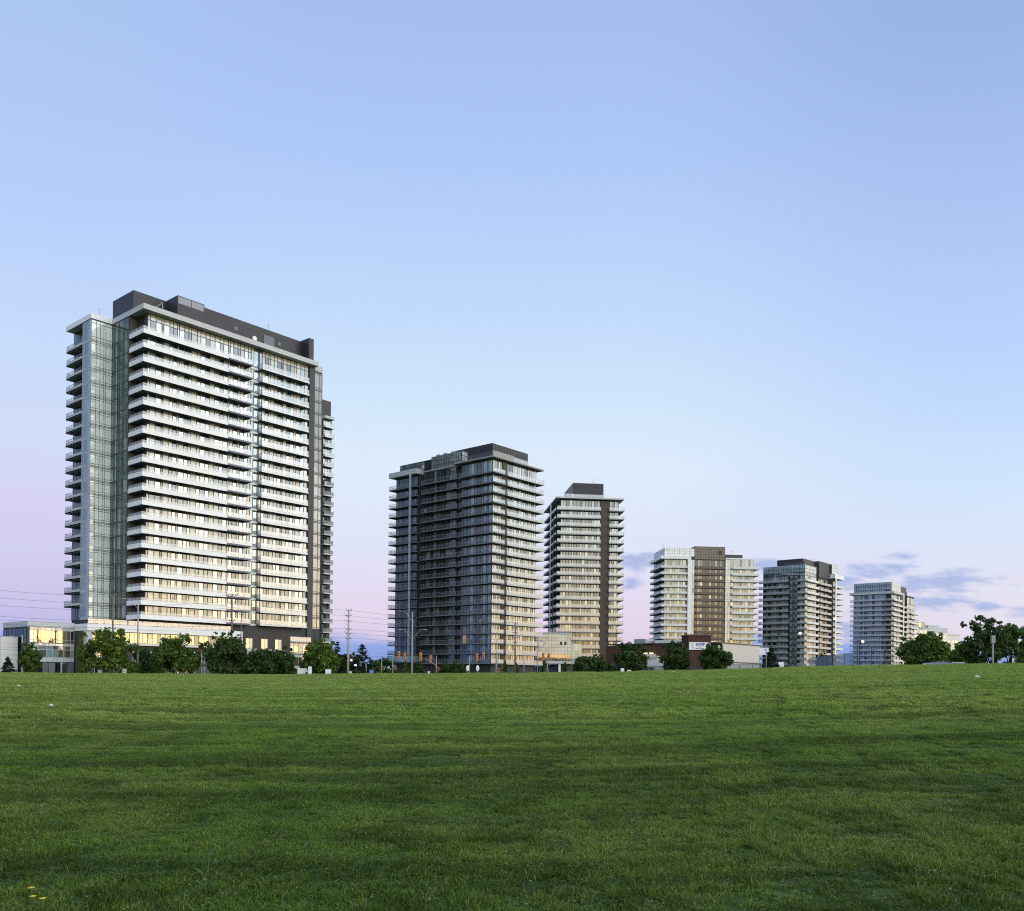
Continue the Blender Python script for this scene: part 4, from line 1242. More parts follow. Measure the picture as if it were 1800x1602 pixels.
conifer('narrow dark spruce just left of the tall utility pole', 593, 1127, 215, 30, 2600, seed=7)
conifer('broad dark spruce just right of the tall utility pole', 637, 1131, 215, 58, 3800, seed=11)
broad_tree('dark tree mass around the base of the tall utility pole', 615, 1148, 222, 46, 'leaf_dark', 2600, 2, squat=.3, seed=15)
broad_tree('dark tree behind the first traffic signal', 675, 1157, 226, 50, 'leaf_dark', 2600, 2, squat=.25, seed=16)
broad_tree('low dark tree filling the gap before the second tower', 655, 1160, 218, 36, 'leaf_dark', 1900, 2, squat=.3, seed=28)
conifer('small yellow-green columnar tree at the corner of the second tower', 713, 1161, 205, 12, 900, seed=17, m='leaf_bright', name='columnar_tree', tiers=8)
for i, (u, v, wd, lb) in enumerate(((735, 1166, 22, 'small dark tree just right of the double arm lamp pole'), (783, 1165, 20, 'small dark tree right of the middle signal mast'),
                                    (800, 1163, 20, 'small dark tree under the recess of the second tower'), (812, 1166, 16, 'small dark shrub-like tree left of the white oval signs'))):
    broad_tree(lb, u, v, 222, wd, 'leaf_dark', 1300, 3, squat=.4, seed=30 + i, name='small_tree')
for i, (u, v, wd, lb) in enumerate(((888, 1162, 14, 'small upright tree by the signal below the second tower corner'), (908, 1164, 12, 'small upright tree right of the wooden pole'),
                                    (955, 1168, 14, 'little shrub-like tree before the link building canopy'), (993, 1164, 13, 'little tree left of the dark shrub pair'))):
    conifer(lb, u, v, 205, wd, 900, seed=40 + i, m='leaf_mid', name='columnar_tree', tiers=8)
broad_tree('wide dark tree at the foot of the slim tower, left of the pair', 1024, 1153, 165, 40, 'leaf_dark', 3000, 2, squat=.25, seed=18)
broad_tree('wide dark tree at the foot of the slim tower, right of the pair', 1049, 1150, 168, 34, 'leaf_dark', 2700, 2, squat=.25, seed=19)
broad_tree('small dark bush right of the slim tower stripe', 1073, 1165, 172, 24, 'leaf_dark', 1500, 1, squat=.2, seed=20, name='bush')
broad_tree('rounded dark tree left of the restaurant front', 1108, 1130, 152, 62, 'leaf_dark', 4600, 5, squat=.3, seed=21)
broad_tree('rounded dark tree between the lit wall and the sign tower', 1187, 1126, 152, 54, 'leaf_dark', 4600, 6, squat=.3, seed=22)
broad_tree('rounded dark tree partly covering the white restaurant sign', 1257, 1131, 150, 57, 'leaf_dark', 4600, 6, squat=.22, seed=23)
conifer('dark spruce beside the blank white banner', 1355, 1136, 140, 40, 3200, seed=24, droop=.32)
broad_tree('small thin tree before the fifth tower', 1447, 1148, 190, 24, 'leaf_dark', 1500, 4, squat=.3, seed=25)
broad_tree('large round green tree at the foot of the rightmost tower', 1627, 1108, 150, 88, 'leaf_mid', 6500, 3, squat=.35, seed=26)
broad_tree('small light green tree behind the parked cars', 1672, 1143, 156, 42, 'leaf_bright', 2200, 3, squat=.3, seed=27)
broad_tree('light green tree between the large round tree and the tall ragged one', 1690, 1128, 170, 40, 'leaf_bright', 2400, 3, squat=.3, seed=29)
broad_tree('tall ragged dark tree, the highest at the right', 1730, 1082, 150, 84, 'leaf_dark', 5200, 5, squat=.55, seed=33, loose=.78)
broad_tree('dark tree with gaps in its crown at the right edge', 1778, 1095, 154, 74, 'leaf_mid', 3600, 10, squat=.35, seed=34, loose=.72)
broad_tree('low bush at the extreme right edge', 1802, 1140, 140, 34, 'leaf_mid', 2000, 1, squat=.2, seed=35, name='bush')


def hedge(label, u0, u1, v_top, y, seed):
    rng = random.Random(seed)
    a, c = at(u0, v_top, y), at(u1, v_top, y)
    root = thing('hedge', label, 'hedge', (a.x, y, ground_z(a.x, y)))
    blobs = []
    n = int((c.x - a.x) / .6)
    for i in range(n):
        blobs.append((i * .6, rng.uniform(-.3, .3), (a.z - ground_z(a.x, y)) * rng.uniform(.35, .8), .55))
        blobs.append((i * .6, rng.uniform(-.3, .3), .4, .5))
    leaf_cloud(blobs, n * 70, .3, 'leaf_dark', rng).build('foliage', root)
    tb = MB()
    for i in range(0, n, 2):
        tb.tube([(i * .6, 0, -.2), (i * .6, .05, .9)], .04, 'bark', 5)
    tb.build('stems', root)


hedge('low clipped hedge at the foot of the second tower', 826, 884, 1179, 200, 1)
hedge('low dark hedge behind the small blue and white cabinet', 628, 690, 1177, 190, 2)


# ------------------------------------------------------------------ poles, lamps, signals
def pole_root(name, label, cat, u, v_top, y, group=None):
    p = at(u, v_top, y)
    gz = ground_z(p.x, y)
    return thing(name, label, cat, (p.x, y, gz), 0, group), p.z - gz, p


def arm(b, h, side, reach, rise, r, m, drop=1.6):
    b.tube([(0, 0, h - drop), (side * reach * .35, 0, h - drop * .35), (side * reach * .7, 0, h + rise * .9), (side * reach, 0, h + rise)], r, m, 6)


def street_lamp(label, u, v_top, y, arms, m='galvanised', r=.11, reach=2.4, low=None, lit=False):
    root, h, p = pole_root('street_lamp', label, 'street lamp', u, v_top, y, 'street lamps')
    b = MB(); b.tube([(0, 0, -.3), (0, 0, h * .5), (0, 0, h)], [r * 1.4, r, r * .7], m, 8); b.build('pole', root, True)
    for lev, side in arms:
        z = h - lev
        b = MB(); arm(b, z, side, reach, .35, .05, m); b.build('arm', root, True)
        b = MB(); b.ball((side * (reach + .35), 0, z + .33), .5, .17, .1, 'metal'); b.build('lamp_head', root, True)
    return root


street_lamp('grey lamp pole with one curved arm before the left balconies of the tallest tower', 243, 1056, 166, [(0, -1)], 'pole_concrete', .16)
street_lamp('tall lamp pole with two long arms in front of the second tower', 725, 1076, 165, [(0.2, -1), (3.6, -1), (3.6, 1)], 'pole_concrete', .15, 2.0)
street_lamp('slender lamp pole before the lit corner of the second tower', 874, 1111, 190, [], 'galvanised', .1)
street_lamp('short grey post right of the wooden pole below the second tower', 921, 1150, 188, [], 'galvanised', .1)
street_lamp('lamp with arm pointing right in front of the link building', 945, 1124, 185, [(0, 1)], 'galvanised', .08, 1.6)
street_lamp('thin lamp before the slim tower with arm to the left', 1006, 1118, 185, [(0, -1)], 'galvanised', .07, 1.4)
street_lamp('thin pole at the right edge of the slim tower', 1084, 1106, 170, [], 'pole_dark', .06)
street_lamp('low lamp with flat head before the spruces', 644, 1167, 195, [(0, -1)], 'galvanised', .06, .4)


def utility_pole(label, u, v_top, y, cross, m='pole_wood', r=.17, loops=0, lamp_side=0):
    """cross: list of (distance below top, half length)"""
    root, h, p = pole_root('utility_pole', label, 'utility pole', u, v_top, y, 'utility poles')
    b = MB(); b.tube([(0, 0, -.4), (0, 0, h * .4), (0, 0, h)], [r * 1.5, r * 1.1, r * .65], m, 8); b.build('pole', root, True)
    for d, hl in cross:
        b = MB()
        b.box(-hl, hl, -.06, .06, h - d - .06, h - d + .06, 'pole_wood')
        b.tube([(-hl * .8, 0, h - d), (0, 0, h - d - .6)], .03, 'metal', 5)
        b.tube([(hl * .8, 0, h - d), (0, 0, h - d - .6)], .03, 'metal', 5)
        o = b.build('crossarm', root)
        for s in (-.92, .92):
            c = MB(); c.tube([(s * hl, 0, h - d + .06), (s * hl, 0, h - d + .32)], [.09, .05], 'sign_grey', 6); c.build('insulator', o)
    for i in range(loops):
        z = h - .5 - i * 1.75
        b = MB(); b.tube([(-.75, 0, z), (-1.0, 0, z - .25), (-1.0, 0, z - .75), (-.55, 0, z - .95), (-.1, 0, z - .95)], .035, 'metal', 5); b.build('jumper_cable', root)
    if lamp_side:
        b = MB(); arm(b, h * .34, lamp_side, 2.0, .3, .05, 'galvanised'); b.build('lamp_arm', root, True)
        b = MB(); b.ball((lamp_side * 2.3, 0, h * .34 + .28), .42, .16, .1, 'metal'); b.build('lamp_head', root, True)
    return root


utility_pole('tall pole with stacked crossarms in the gap between the first two towers', 613, 1072, 196,
             [(.1, .62), (1.3, .55), (2.5, .55), (4.3, .6), (5.3, .6), (6.3, .6)], 'pole_concrete', .22, 3, 1)
utility_pole('thick utility pole with crossarm in front of the tallest tower facade', 408, 1045, 176, [(.1, 1.15), (1.7, .6), (5.2, .6)], 'pole_wood', .2)
utility_pole('utility pole rising behind the bright green tree at left', 199, 1045, 172, [(.2, .6), (6.6, .6)], 'pole_wood', .17)
utility_pole('wooden pole with five short crossarms before the second tower lit face', 906, 1094, 200, [(.2, .6), (1.2, .55), (2.3, .55), (3.4, .55), (4.5, .5)], 'pole_wood', .16)
utility_pole('thin plain pole at the podium before the brick corner', 424, 1078, 170, [(.3, .4)], 'pole_wood', .1)


def signal_head(parent, x, z, y=-.25, back=True):
    b = MB()
    b.box(x - .24, x + .24, y - .02, y + .02, z - .75, z + .75, 'signal_yellow')
    b.box(x - .17, x + .17, y - .22, y - .021, z - .62, z + .62, 'signal_yellow')
    o = b.build('signal_head', parent)
    for i, dz in enumerate((.4, 0, -.4)):
        c = MB(); c.tube([(x, y - .221, z + dz), (x, y - .40, z + dz + .03)], .13, 'charcoal', 8); c.build('visor', o)
    return o


def signal_mast(label, u, v_top, y, heads, side=1, reach=0.0, ped=None, up=0.0):
    root, h, p = pole_root('traffic_signal', label, 'traffic light', u, v_top, y, 'traffic signals at the junction')
    b = MB(); b.tube([(0, 0, -.3), (0, 0, h)], [.13, .09], 'galvanised', 8); b.build('pole', root, True)
    if reach:
        b = MB(); b.tube([(0, 0, h - .9 - up), (side * reach * .5, 0, h - .5 - up * .4), (side * reach, 0, h - .25)], [.08, .06, .05], 'galvanised', 6); b.build('mast_arm', root, True)
    for x, z in heads:
        signal_head(root, x, h + z)
    if ped is not None:
        b = MB()
        b.box(ped - .28, ped + .28, -.34, -.12, h * .42, h * .42 + .62, 'signal_yellow')
        b.box(ped - .22, ped + .22, -.36, -.341, h * .42 + .06, h * .42 + .56, 'charcoal')
        b.tube([(0, 0, h * .42 + .3), (ped, -.15, h * .42 + .3)], .04, 'galvanised', 5)
        b.build('pedestrian_signal', root)
    return root


signal_mast('signal mast with long arm reaching right to an orange head, left of the lamp pole', 671, 1152, 178, [(3.45, .0)], 1, 3.5, .35, up=.2)
signal_mast('second signal mast with an orange head before the second tower', 690.5, 1150, 170, [(2.3, -.45)], 1, 2.3, .4, up=.2)
signal_mast('signal mast with arm sloping up left to an orange head', 767, 1153, 170, [(-2.95, -.2)], -1, 3.0, .3, up=1.0)
signal_mast('pole with orange heads on a thin arm at right, above the white ovals', 825, 1154, 185, [(1.6, -.25), (2.95, .05)], 1, 3.0, None, up=1.3)
signal_mast('short post carrying only an orange pedestrian signal', 872, 1160, 186, [], 1, 0, .5)
signal_mast('signal post by the link building canopy', 962, 1152, 188, [(.35, -.3), (-.9, -.2)], -1, 1.0, None)


def oval_sign(label, u, v, y):
    p = at(u, v, y)
    gz = ground_z(p.x, y)
    root = thing('oval_sign', label, 'sign', (p.x, y, gz), 0, 'white oval signs')
    h = p.z - gz
    b = MB(); b.tube([(0, .06, -.2), (0, .06, h)], .04, 'galvanised', 6); b.build('post', root)
    b = MB(); b.ball((0, 0, h), .34, .05, .62, 'sign_white', 16, 10); b.build('panel', root, True)


oval_sign('white oval sign left of the grey signal pole', 822, 1175, 180)
oval_sign('white oval sign right of the grey signal pole', 839.5, 1175, 180)


# overhead wires hung on the utility poles
def wire(label, pts, sag, r=.022):
    b = MB()
    path = []
    for p, q in zip(pts, pts[1:]):
        p, q = Vector(p), Vector(q)
        for i in range(9):
            t = i / 9
            c = p.lerp(q, t)
            c.z -= sag * 4 * t * (1 - t)
            path.append(c)
    path.append(Vector(pts[-1]))
    b.tube(path, r, 'wire', 5)
    tag(b.build('overhead_wire'), label, 'wire', 'overhead power lines')


LV = ['topmost', 'second from top', 'third from top', 'fourth from top', 'fifth from top', 'lowest']
for i, (a, c, d, e, f) in enumerate(((1031, 1049, 1046, 1073, 1095), (1044, 1062, 1056, 1082.5, 1100), (1058, 1074, 1068, 1092, 1106), (1078, 1092, 1090, 1105.5, 1118), (1085, 1097, 1098, 1113, 1124), (1092, 1104, 1106, 1121, 1132))):
    wire(LV[i] + ' overhead power line strung across the towers', [at(-140, a - 8, 168), at(199, c, 172), at(408, d, 176), at(613, e, 196), at(906, f, 200)], .5)
for i, v in enumerate((1146, 1152)):
    wire(['upper', 'lower'][i] + ' of the two low cables before the spruces', [at(408, v - 3, 176), at(613, v - 2, 196), at(725, v + 2, 165)], .3, .018)


# lit lamps on posts
def lit_lamp(label, u, v, y, du, v_top, m='pole_dark', r=.065):
    root, h, p = pole_root('lit_lamp_post', label, 'street lamp', u, v_top, y, 'lit lamp posts')
    q = at(u + du, v, y)
    dx, dz = q.x - p.x, q.z - root.location.z
    b = MB(); b.tube([(0, 0, -.3), (0, 0, h)], [r * 1.4, r], m, 6); b.build('post', root, True)
    b = MB(); b.tube([(0, 0, min(h, dz + .12)), (dx * .7, 0, dz + .2), (dx, 0, dz + .15)], .035, m, 5); b.build('arm', root, True)
    b = MB(); b.ball((dx, 0, dz), .26, .2, .2, 'lamp_glow', 12, 8); b.build('globe', root, True)


lit_lamp('lit lamp against the blue glass strip of the fifth tower', 1400, 1113.5, 150, 6.5, 1112)
lit_lamp('lit lamp at the right edge of the fifth tower', 1464, 1088, 150, 4, 1086)
lit_lamp('lit lamp before the left part of the rightmost tower', 1511, 1128, 150, 5.5, 1126)
lit_lamp('upper lit globe just right of the tall utility pole', 614, 1161, 190, 3.5, 1160, r=.04)
lit_lamp('lower lit globe right of the tall utility pole', 626, 1169.5, 190, -1, 1168, r=.04)
lit_lamp('small lit globe between the round trees under the tallest tower', 343, 1146, 172, -2, 1144, r=.04)
for u, vt, y, lb in ((1368, 1115, 152, 'dark unlit lamp post behind the spruce'), (1507.5, 1127, 152, 'dark unlit post next to the lit lamp of the rightmost tower'),
                     (1532, 1143, 160, 'dark thin post on the left in front of the rightmost tower base'), (1549, 1148, 152, 'pale short post before the rightmost tower'), (1555, 1144, 154, 'dark short post before the rightmost tower, rightmost of three')):
    root, h, p = pole_root('lamp_post', lb, 'street lamp', u, vt, y)
    b = MB(); b.tube([(0, 0, -.3), (0, 0, h)], [.08, .05], 'pole_dark' if 'dark' in lb else 'galvanised', 6); b.build('post', root, True)
    b = MB(); b.box(-.05, .55, -.14, .14, h - .05, h + .08, 'pole_dark'); b.build('lamp_head', root)
root, h, p = pole_root('banner_pole', 'grey pole with a tall flat box head before the ragged tree at right', 'pole', 1745.5, 1118, 130)
b = MB(); b.tube([(0, 0, -.3), (0, 0, h)], [.14, .10], 'pole_concrete', 8); b.build('pole', root, True)
b = MB(); b.box(-.27, .27, -.2, .2, h - 1.05, h + .06, 'sign_grey'); b.build('box_head', root)
root, h, p = pole_root('utility_post', 'thin pale post in front of the dark spruce', 'post', 1347, 1132, 138)
b = MB(); b.tube([(0, 0, -.3), (0, 0, h)], [.07, .05], 'galvanised', 6); b.build('post', root, True)


# ------------------------------------------------------------------ fences and boards
def fence_run(name, label, pts, y_of, v_top_of, mesh_m, post_m, step_u, rail=True):
    """posts every step_u along the line of view positions in pts, mesh panels between them"""
    u0, u1 = pts
    n = max(1, round((u1 - u0) / step_u))
    first = at(u0, 1170, y_of(u0))
    root = thing(name, label, 'fence', (first.x, first.y, ground_z(first.x, first.y)))
    o = Vector(root.location)
    tops = []
    for i in range(n + 1):
        u = u0 + (u1 - u0) * i / n
        tp = at(u, v_top_of(u), y_of(u))
        gz = ground_z(tp.x, tp.y)
        tops.append((tp - o, Vector((tp.x, tp.y, gz)) - o))
        b = MB(); b.tube([tops[-1][1] - Vector((0, 0, .2)), tops[-1][0]], .05, post_m, 6); b.build('post', root)
    for (ta, ba), (tb_, bb) in zip(tops, tops[1:]):
        d = Vector((0, .012, 0))
        b = MB()
        b.hexa([ba - d, bb - d, bb + d, ba + d, ta - d, tb_ - d, tb_ + d, ta + d], mesh_m)
        b.build('mesh_panel', root)
        if rail:
            b = MB(); b.tube([ta, tb_], .03, post_m, 5); b.build('top_rail', root)


fence_run('sports_fence', 'tall dark netting fence between the last two towers', (1422, 1500), lambda u: 185, lambda u: 1157 - (u - 1422) * .12, 'netting', 'netting_post', 17)
fence_run('chain_link_fence', 'low chain link fence before the pale restaurant wall', (1278, 1345), lambda u: 152, lambda u: 1168.5, 'chain_link', 'pole_dark', 22)
fence_run('low_railing', 'low dark railing in front of the restaurant entrance', (1136, 1276), lambda u: 154, lambda u: 1171, 'chain_link', 'pole_dark', 14)


def board(name, label, u, v0, v1, y, wpx, m, cat='sign', legs=True, mark=None):
    top, bot = at(u, v0, y), at(u, v1, y)
    gz = ground_z(top.x, y)
    hw = wpx / 1574 * y / 2
    root = thing(name, label, cat, (top.x, y, gz))
    b = MB(); b.box(-hw, hw, -.06, .06, max(.05, bot.z - gz), top.z - gz, m); b.build('panel', root)
    if legs:
        for s in (-.8, .8):
            b = MB(); b.tube([(s * hw, .12, -.2), (s * hw, .12, top.z - gz - .1)], .05, 'galvanised', 6); b.build('post', root)
    if mark:
        b = MB(); b.tube([(-.1 * hw, -.08, top.z - gz - .35), (.1 * hw, -.08, top.z - gz - .25), (.35 * hw, -.08, top.z - gz - .38)], .03, mark, 5); b.build('faint_mark', root)
    return root


board('banner_board', 'blank white banner on posts left of the dark spruce', 1343, 1139, 1151.5, 160, 18, 'sign_white', mark='sign_red')
board('house_sign', 'white sign board with a small peak at the foot of the spruce', 1373, 1164, 1180, 145, 9, 'sign_white', legs=False)
board('entrance_wall_sign', 'low white sign wall below the low trees at the podium', 533, 1175, 1190, 156, 20, 'white_wall', 'wall', False)
board('utility_cabinet', 'white utility cabinet under the feathery tree, left one', 545, 1172, 1190, 154, 6, 'sign_white', 'cabinet', False)
board('utility_cabinet', 'white utility cabinet under the feathery tree, right one', 577, 1177, 1190, 156, 10, 'sign_white', 'cabinet', False)
board('utility_cabinet', 'small pale cabinet at the foot of the tall utility pole', 616, 1180, 1192, 170, 4.5, 'cream_panel', 'cabinet', False)
board('utility_cabinet', 'small blue and white cabinet in the gap between the first two towers', 653, 1178, 1192, 170, 7, 'box_blue', 'cabinet', False)
board('utility_cabinet', 'tiny white box right of the tall double arm lamp', 754, 1180.5, 1192, 165, 4, 'sign_white', 'cabinet', False)
board('utility_cabinet', 'pale blue box at the foot of the bright green tree', 219, 1176, 1192, 152, 7, 'spandrel_blue', 'cabinet', False)
board('utility_cabinet', 'blue-white box under the trees at the right edge', 1784, 1157, 1172, 140, 10, 'spandrel_blue', 'cabinet', False)
board('utility_cabinet', 'pale box under the left restaurant tree', 1094, 1175, 1190, 148, 6, 'sign_white', 'cabinet', False)
board('utility_cabinet', 'small pale box between the restaurant tree trunks', 1106, 1178, 1190, 148, 7, 'sign_white', 'cabinet', False)


# ------------------------------------------------------------------ parked cars behind the crest
def car(label, u, v_roof, y, rz, paint):
    p = at(u, v_roof, y)
    gz = p.z - 1.45
    root = thing('parked_car', label, 'car', (p.x, y, gz), rz, 'parked cars at the right')
    prof = [(-2.2, .45), (-2.25, .8), (-1.5, .95), (-.9, 1.42), (.7, 1.45), (1.5, .98), (2.2, .85), (2.25, .45)]
    low = [(-2.2, .3), (-2.25, .75), (-1.5, .95), (1.5, .98), (2.2, .82), (2.25, .32)]
    b = MB()
    n = len(low)
    for sgn in (-1, 1):
        b.face([(x, sgn * .86, z) for x, z in (low if sgn < 0 else low[::-1])], paint)
    for (x0, z0), (x1, z1) in zip(low, low[1:] + low[:1]):
        b.face([(x0, -.86, z0), (x0, .86, z0), (x1, .86, z1), (x1, -.86, z1)], paint)
    b.build('body', root)
    b = MB()
    b.hexa([(-1.5, -.82, .95), (1.5, -.82, .98), (1.5, .82, .98), (-1.5, .82, .95), (-.9, -.62, 1.40), (.7, -.62, 1.42), (.7, .62, 1.42), (-.9, .62, 1.40)], 'car_glass')
    b.build('windows', root)
    b = MB(); b.box(-.92, .72, -.64, .64, 1.405, 1.47, paint); b.build('roof', root)
    for x in (-1.4, 1.4):
        for y_ in (-.8, .8):
            b = MB(); b.tube([(x, y_ - .1, .32), (x, y_ + .1, .32)], .32, 'tyre', 14); wv = b.build('wheel', root)
            b = MB(); b.tube([(x, y_ - .115, .32), (x, y_ + .115, .32)], .19, 'car_silver', 10); b.build('rim', wv)
    for y_ in (-.62, .62):
        b = MB(); b.box(2.2, 2.27, y_ - .2, y_ + .2, .62, .78, 'sign_white'); b.build('headlight', root)
    b = MB(); b.box(-.05, .0, -.98, .98, .95, 1.05, paint); b.build('mirror', root)


car('dark parked car below the large round tree, left of the pair', 1653, 1163.5, 118, R(6), 'car_dark')
car('silver parked car below the small light green trees, right of the pair', 1681, 1164.5, 116, R(4), 'car_silver')
car('white parked car at the foot of the large round tree', 1634, 1166, 121, R(80), 'car_white')

# ------------------------------------------------------------------ small things lying on the lawn
def on_lawn(u, v):
    lo, hi = 3.0, 104.0
    for _ in range(40):
        mid_ = (lo + hi) / 2
        p = at(u, v, mid_)
        if p.z > ground_z(p.x, p.y):
            lo = mid_
        else:
            hi = mid_
    return at(u, v, lo)


for u, v, s, lb in ((90, 1244, .09, 'scrap of white paper on the lawn at left, nearer one'), (33, 1208, .12, 'scrap of white paper on the lawn at left, farther one'),
                    (1184, 1183, .16, 'white scrap on the crest below the restaurant trees'), (1717, 1193, .17, 'flat pale scrap on the lawn at right')):
    p = on_lawn(u, v)
    b = MB()
    rg = random.Random(int(u))
    ring = [(s * math.cos(i) * rg.uniform(.7, 1.3), s * math.sin(i) * rg.uniform(.5, 1), rg.uniform(.2, .9) * s * .6 + .04) for i in (0, 1.1, 2.2, 3.3, 4.2, 5.2)]
    for i in range(6):
        b.face([(0, 0, s * .7 + .05), ring[i], ring[(i + 1) % 6]], 'paper')
        b.face([(0, 0, .02), ring[(i + 1) % 6], ring[i]], 'paper')
    o = b.build('paper_scrap')
    o.location = p
    tag(o, lb, 'litter', 'paper scraps on the lawn')


def flower(label, u, v):
    p = on_lawn(u, v)
    root = thing('yellow_flower', label, 'flower', p, 0, 'yellow flowers')
    hz = .10
    b = MB(); b.tube([(0, 0, -.02), (.01, 0, hz * .6), (.0, .01, hz)], [.004, .003, .003], 'weed_stem', 5); b.build('stem', root)
    b = MB()
    for i in range(9):
        a = i * 2 * math.pi / 9
        e, g = Vector((math.cos(a), math.sin(a), .25)), Vector((-math.sin(a), math.cos(a), 0))
        c = Vector((0, .01, hz))
        b.face([c, c + e * .014 + g * .007, c + e * .026, c + e * .014 - g * .007], 'petal')
    b.ball((0, .01, hz + .004), .008, .008, .006, 'petal', 8, 4)
    b.build('bloom', root)


flower('uppermost yellow flower in the near left corner of the lawn', 53, 1590)
flower('middle yellow flower in the near left corner of the lawn', 56, 1606)
flower('lowest yellow flower in the near left corner of the lawn', 73, 1610)
p = on_lawn(340, 1588)
root = thing('weed', 'tall bent weed stalk standing in the near lawn at left', 'plant', p)
b = MB(); b.tube([(0, 0, -.03), (.04, 0, .12), (.09, .02, .22), (.08, .03, .30)], [.005, .004, .003, .002], 'weed_stem', 6); b.build('stem', root, True)
for i, (x, z, a) in enumerate(((.0, .02, 2.8), (.03, .1, .5), (.07, .18, 2.6), (.09, .24, .3), (.08, .3, 1.2), (-.02, .03, 3.4), (.08, .30, 0.2))):
    e, g = Vector((math.cos(a), math.sin(a) * .6, .5)).normalized(), Vector((-math.sin(a), math.cos(a), .1))
    c = Vector((x, .01, z))
    b = MB(); b.face([c, c + e * .05 + g * .012, c + e * .09, c + e * .05 - g * .012], 'weed_stem'); b.build('leaf', root)

# ------------------------------------------------------------------ grass: small sods of blades set over the whole lawn
def grass_material():
    m = bpy.data.materials.new('grass_blade')
    m.use_nodes = True
    t = NT(m.node_tree)
    geo = t.n('ShaderNodeNewGeometry')
    co = geo.outputs['Position']
    r = geo.outputs['Random Per Island']
    n0 = t.noise(co, 0.11, 3, 0.6)            # large tired patches
    n1 = t.noise(co, 1.25, 4, 0.62)           # clumps
    n2 = t.noise(co, 4.0, 3)
    mp = t.n('ShaderNodeMapping')
    mp.inputs['Rotation'].default_value = (0, 0, -0.22)
    mp.inputs['Scale'].default_value = (0.05, 0.85, 0.1)
    t.put(mp.inputs[0], co)
    n3 = t.noise(mp.outputs[0], 1.0, 3, 0.6)  # mower tracks
    c = t.mix(t.smooth(n0, 0.36, 0.64), (0.180, 0.290, 0.042, 1), (0.295, 0.340, 0.078, 1))
    c = t.mix(t.m('MULTIPLY', t.smooth(n1, 0.44, 0.66), 0.9), c, (0.080, 0.132, 0.020, 1))
    c = t.mix(t.m('MULTIPLY', t.smooth(n3, 0.46, 0.62), 0.85), c, (0.084, 0.138, 0.022, 1))
    mp2 = t.n('ShaderNodeMapping')
    mp2.inputs['Rotation'].default_value = (0, 0, 0.75)
    mp2.inputs['Scale'].default_value = (0.06, 0.7, 0.1)
    t.put(mp2.inputs[0], co)
    n4 = t.noise(mp2.outputs[0], 1.0, 3, 0.55)  # an older set of tracks, crossing
    sx = t.n('ShaderNodeSeparateXYZ')
    t.put(sx.inputs[0], co)
    cross = t.m('MULTIPLY', t.smooth(n4, 0.50, 0.66), t.m('SUBTRACT', 0.95, t.smooth(sx.outputs[0], -4.0, 8.0)), clamp=True)
    c = t.mix(cross, c, (0.074, 0.126, 0.022, 1))
    c = t.mix(t.m('MULTIPLY', t.smooth(n2, 0.55, 0.8), 0.5), c, (0.21, 0.185, 0.075, 1))
    sp = t.n('ShaderNodeSeparateXYZ')
    t.put(sp.inputs[0], co)
    far_pale = t.m('MULTIPLY', t.smooth(t.m('MULTIPLY_ADD', n0, 22.0, sp.outputs[1]), 18.0, 75.0), 0.75)   # paler and yellower with distance
    c = t.mix(far_pale, c, t.mix(0.5, c, (0.38, 0.44, 0.13, 1)))
    near_dark = t.m('SUBTRACT', 1.0, t.smooth(t.m('MULTIPLY_ADD', n0, 9.0, sp.outputs[1]), 7.0, 34.0))               # vignette darkening put into the blade colour near the camera
    c = t.mix(t.m('MULTIPLY', near_dark, 0.85), c, t.mix(1.0, c, (0.47, 0.50, 0.45, 1), 'MULTIPLY'))
    k = t.m('MULTIPLY_ADD', r, 1.0, 0.68)
    vm = t.n('ShaderNodeVectorMath', operation='SCALE')
    t.put(vm.inputs[0], c)
    t.put(vm.inputs['Scale'], k)
    straw = t.mix(t.smooth(r, 0.93, 0.97), vm.outputs[0], (0.30, 0.26, 0.13, 1))
    p = t.n('ShaderNodeBsdfPrincipled')
    t.put(p.inputs['Base Color'], straw)
    p.inputs['Roughness'].default_value = 0.5
    p.inputs['Specular IOR Level'].default_value = 0.10
    tl = t.n('ShaderNodeBsdfTranslucent')
    t.put(tl.inputs[0], t.mix(1.0, straw, (1.0, 1.2, 0.5, 1), 'MULTIPLY'))
    mx = t.n('ShaderNodeMixShader')
    mx.inputs[0].default_value = 0.25
    t.put(mx.inputs[1], p.outputs[0])
    t.put(mx.inputs[2], tl.outputs[0])
    t.put(t.n('ShaderNodeOutputMaterial').inputs[0], mx.outputs[0])
    M['grass_blade'] = m


grass_material()


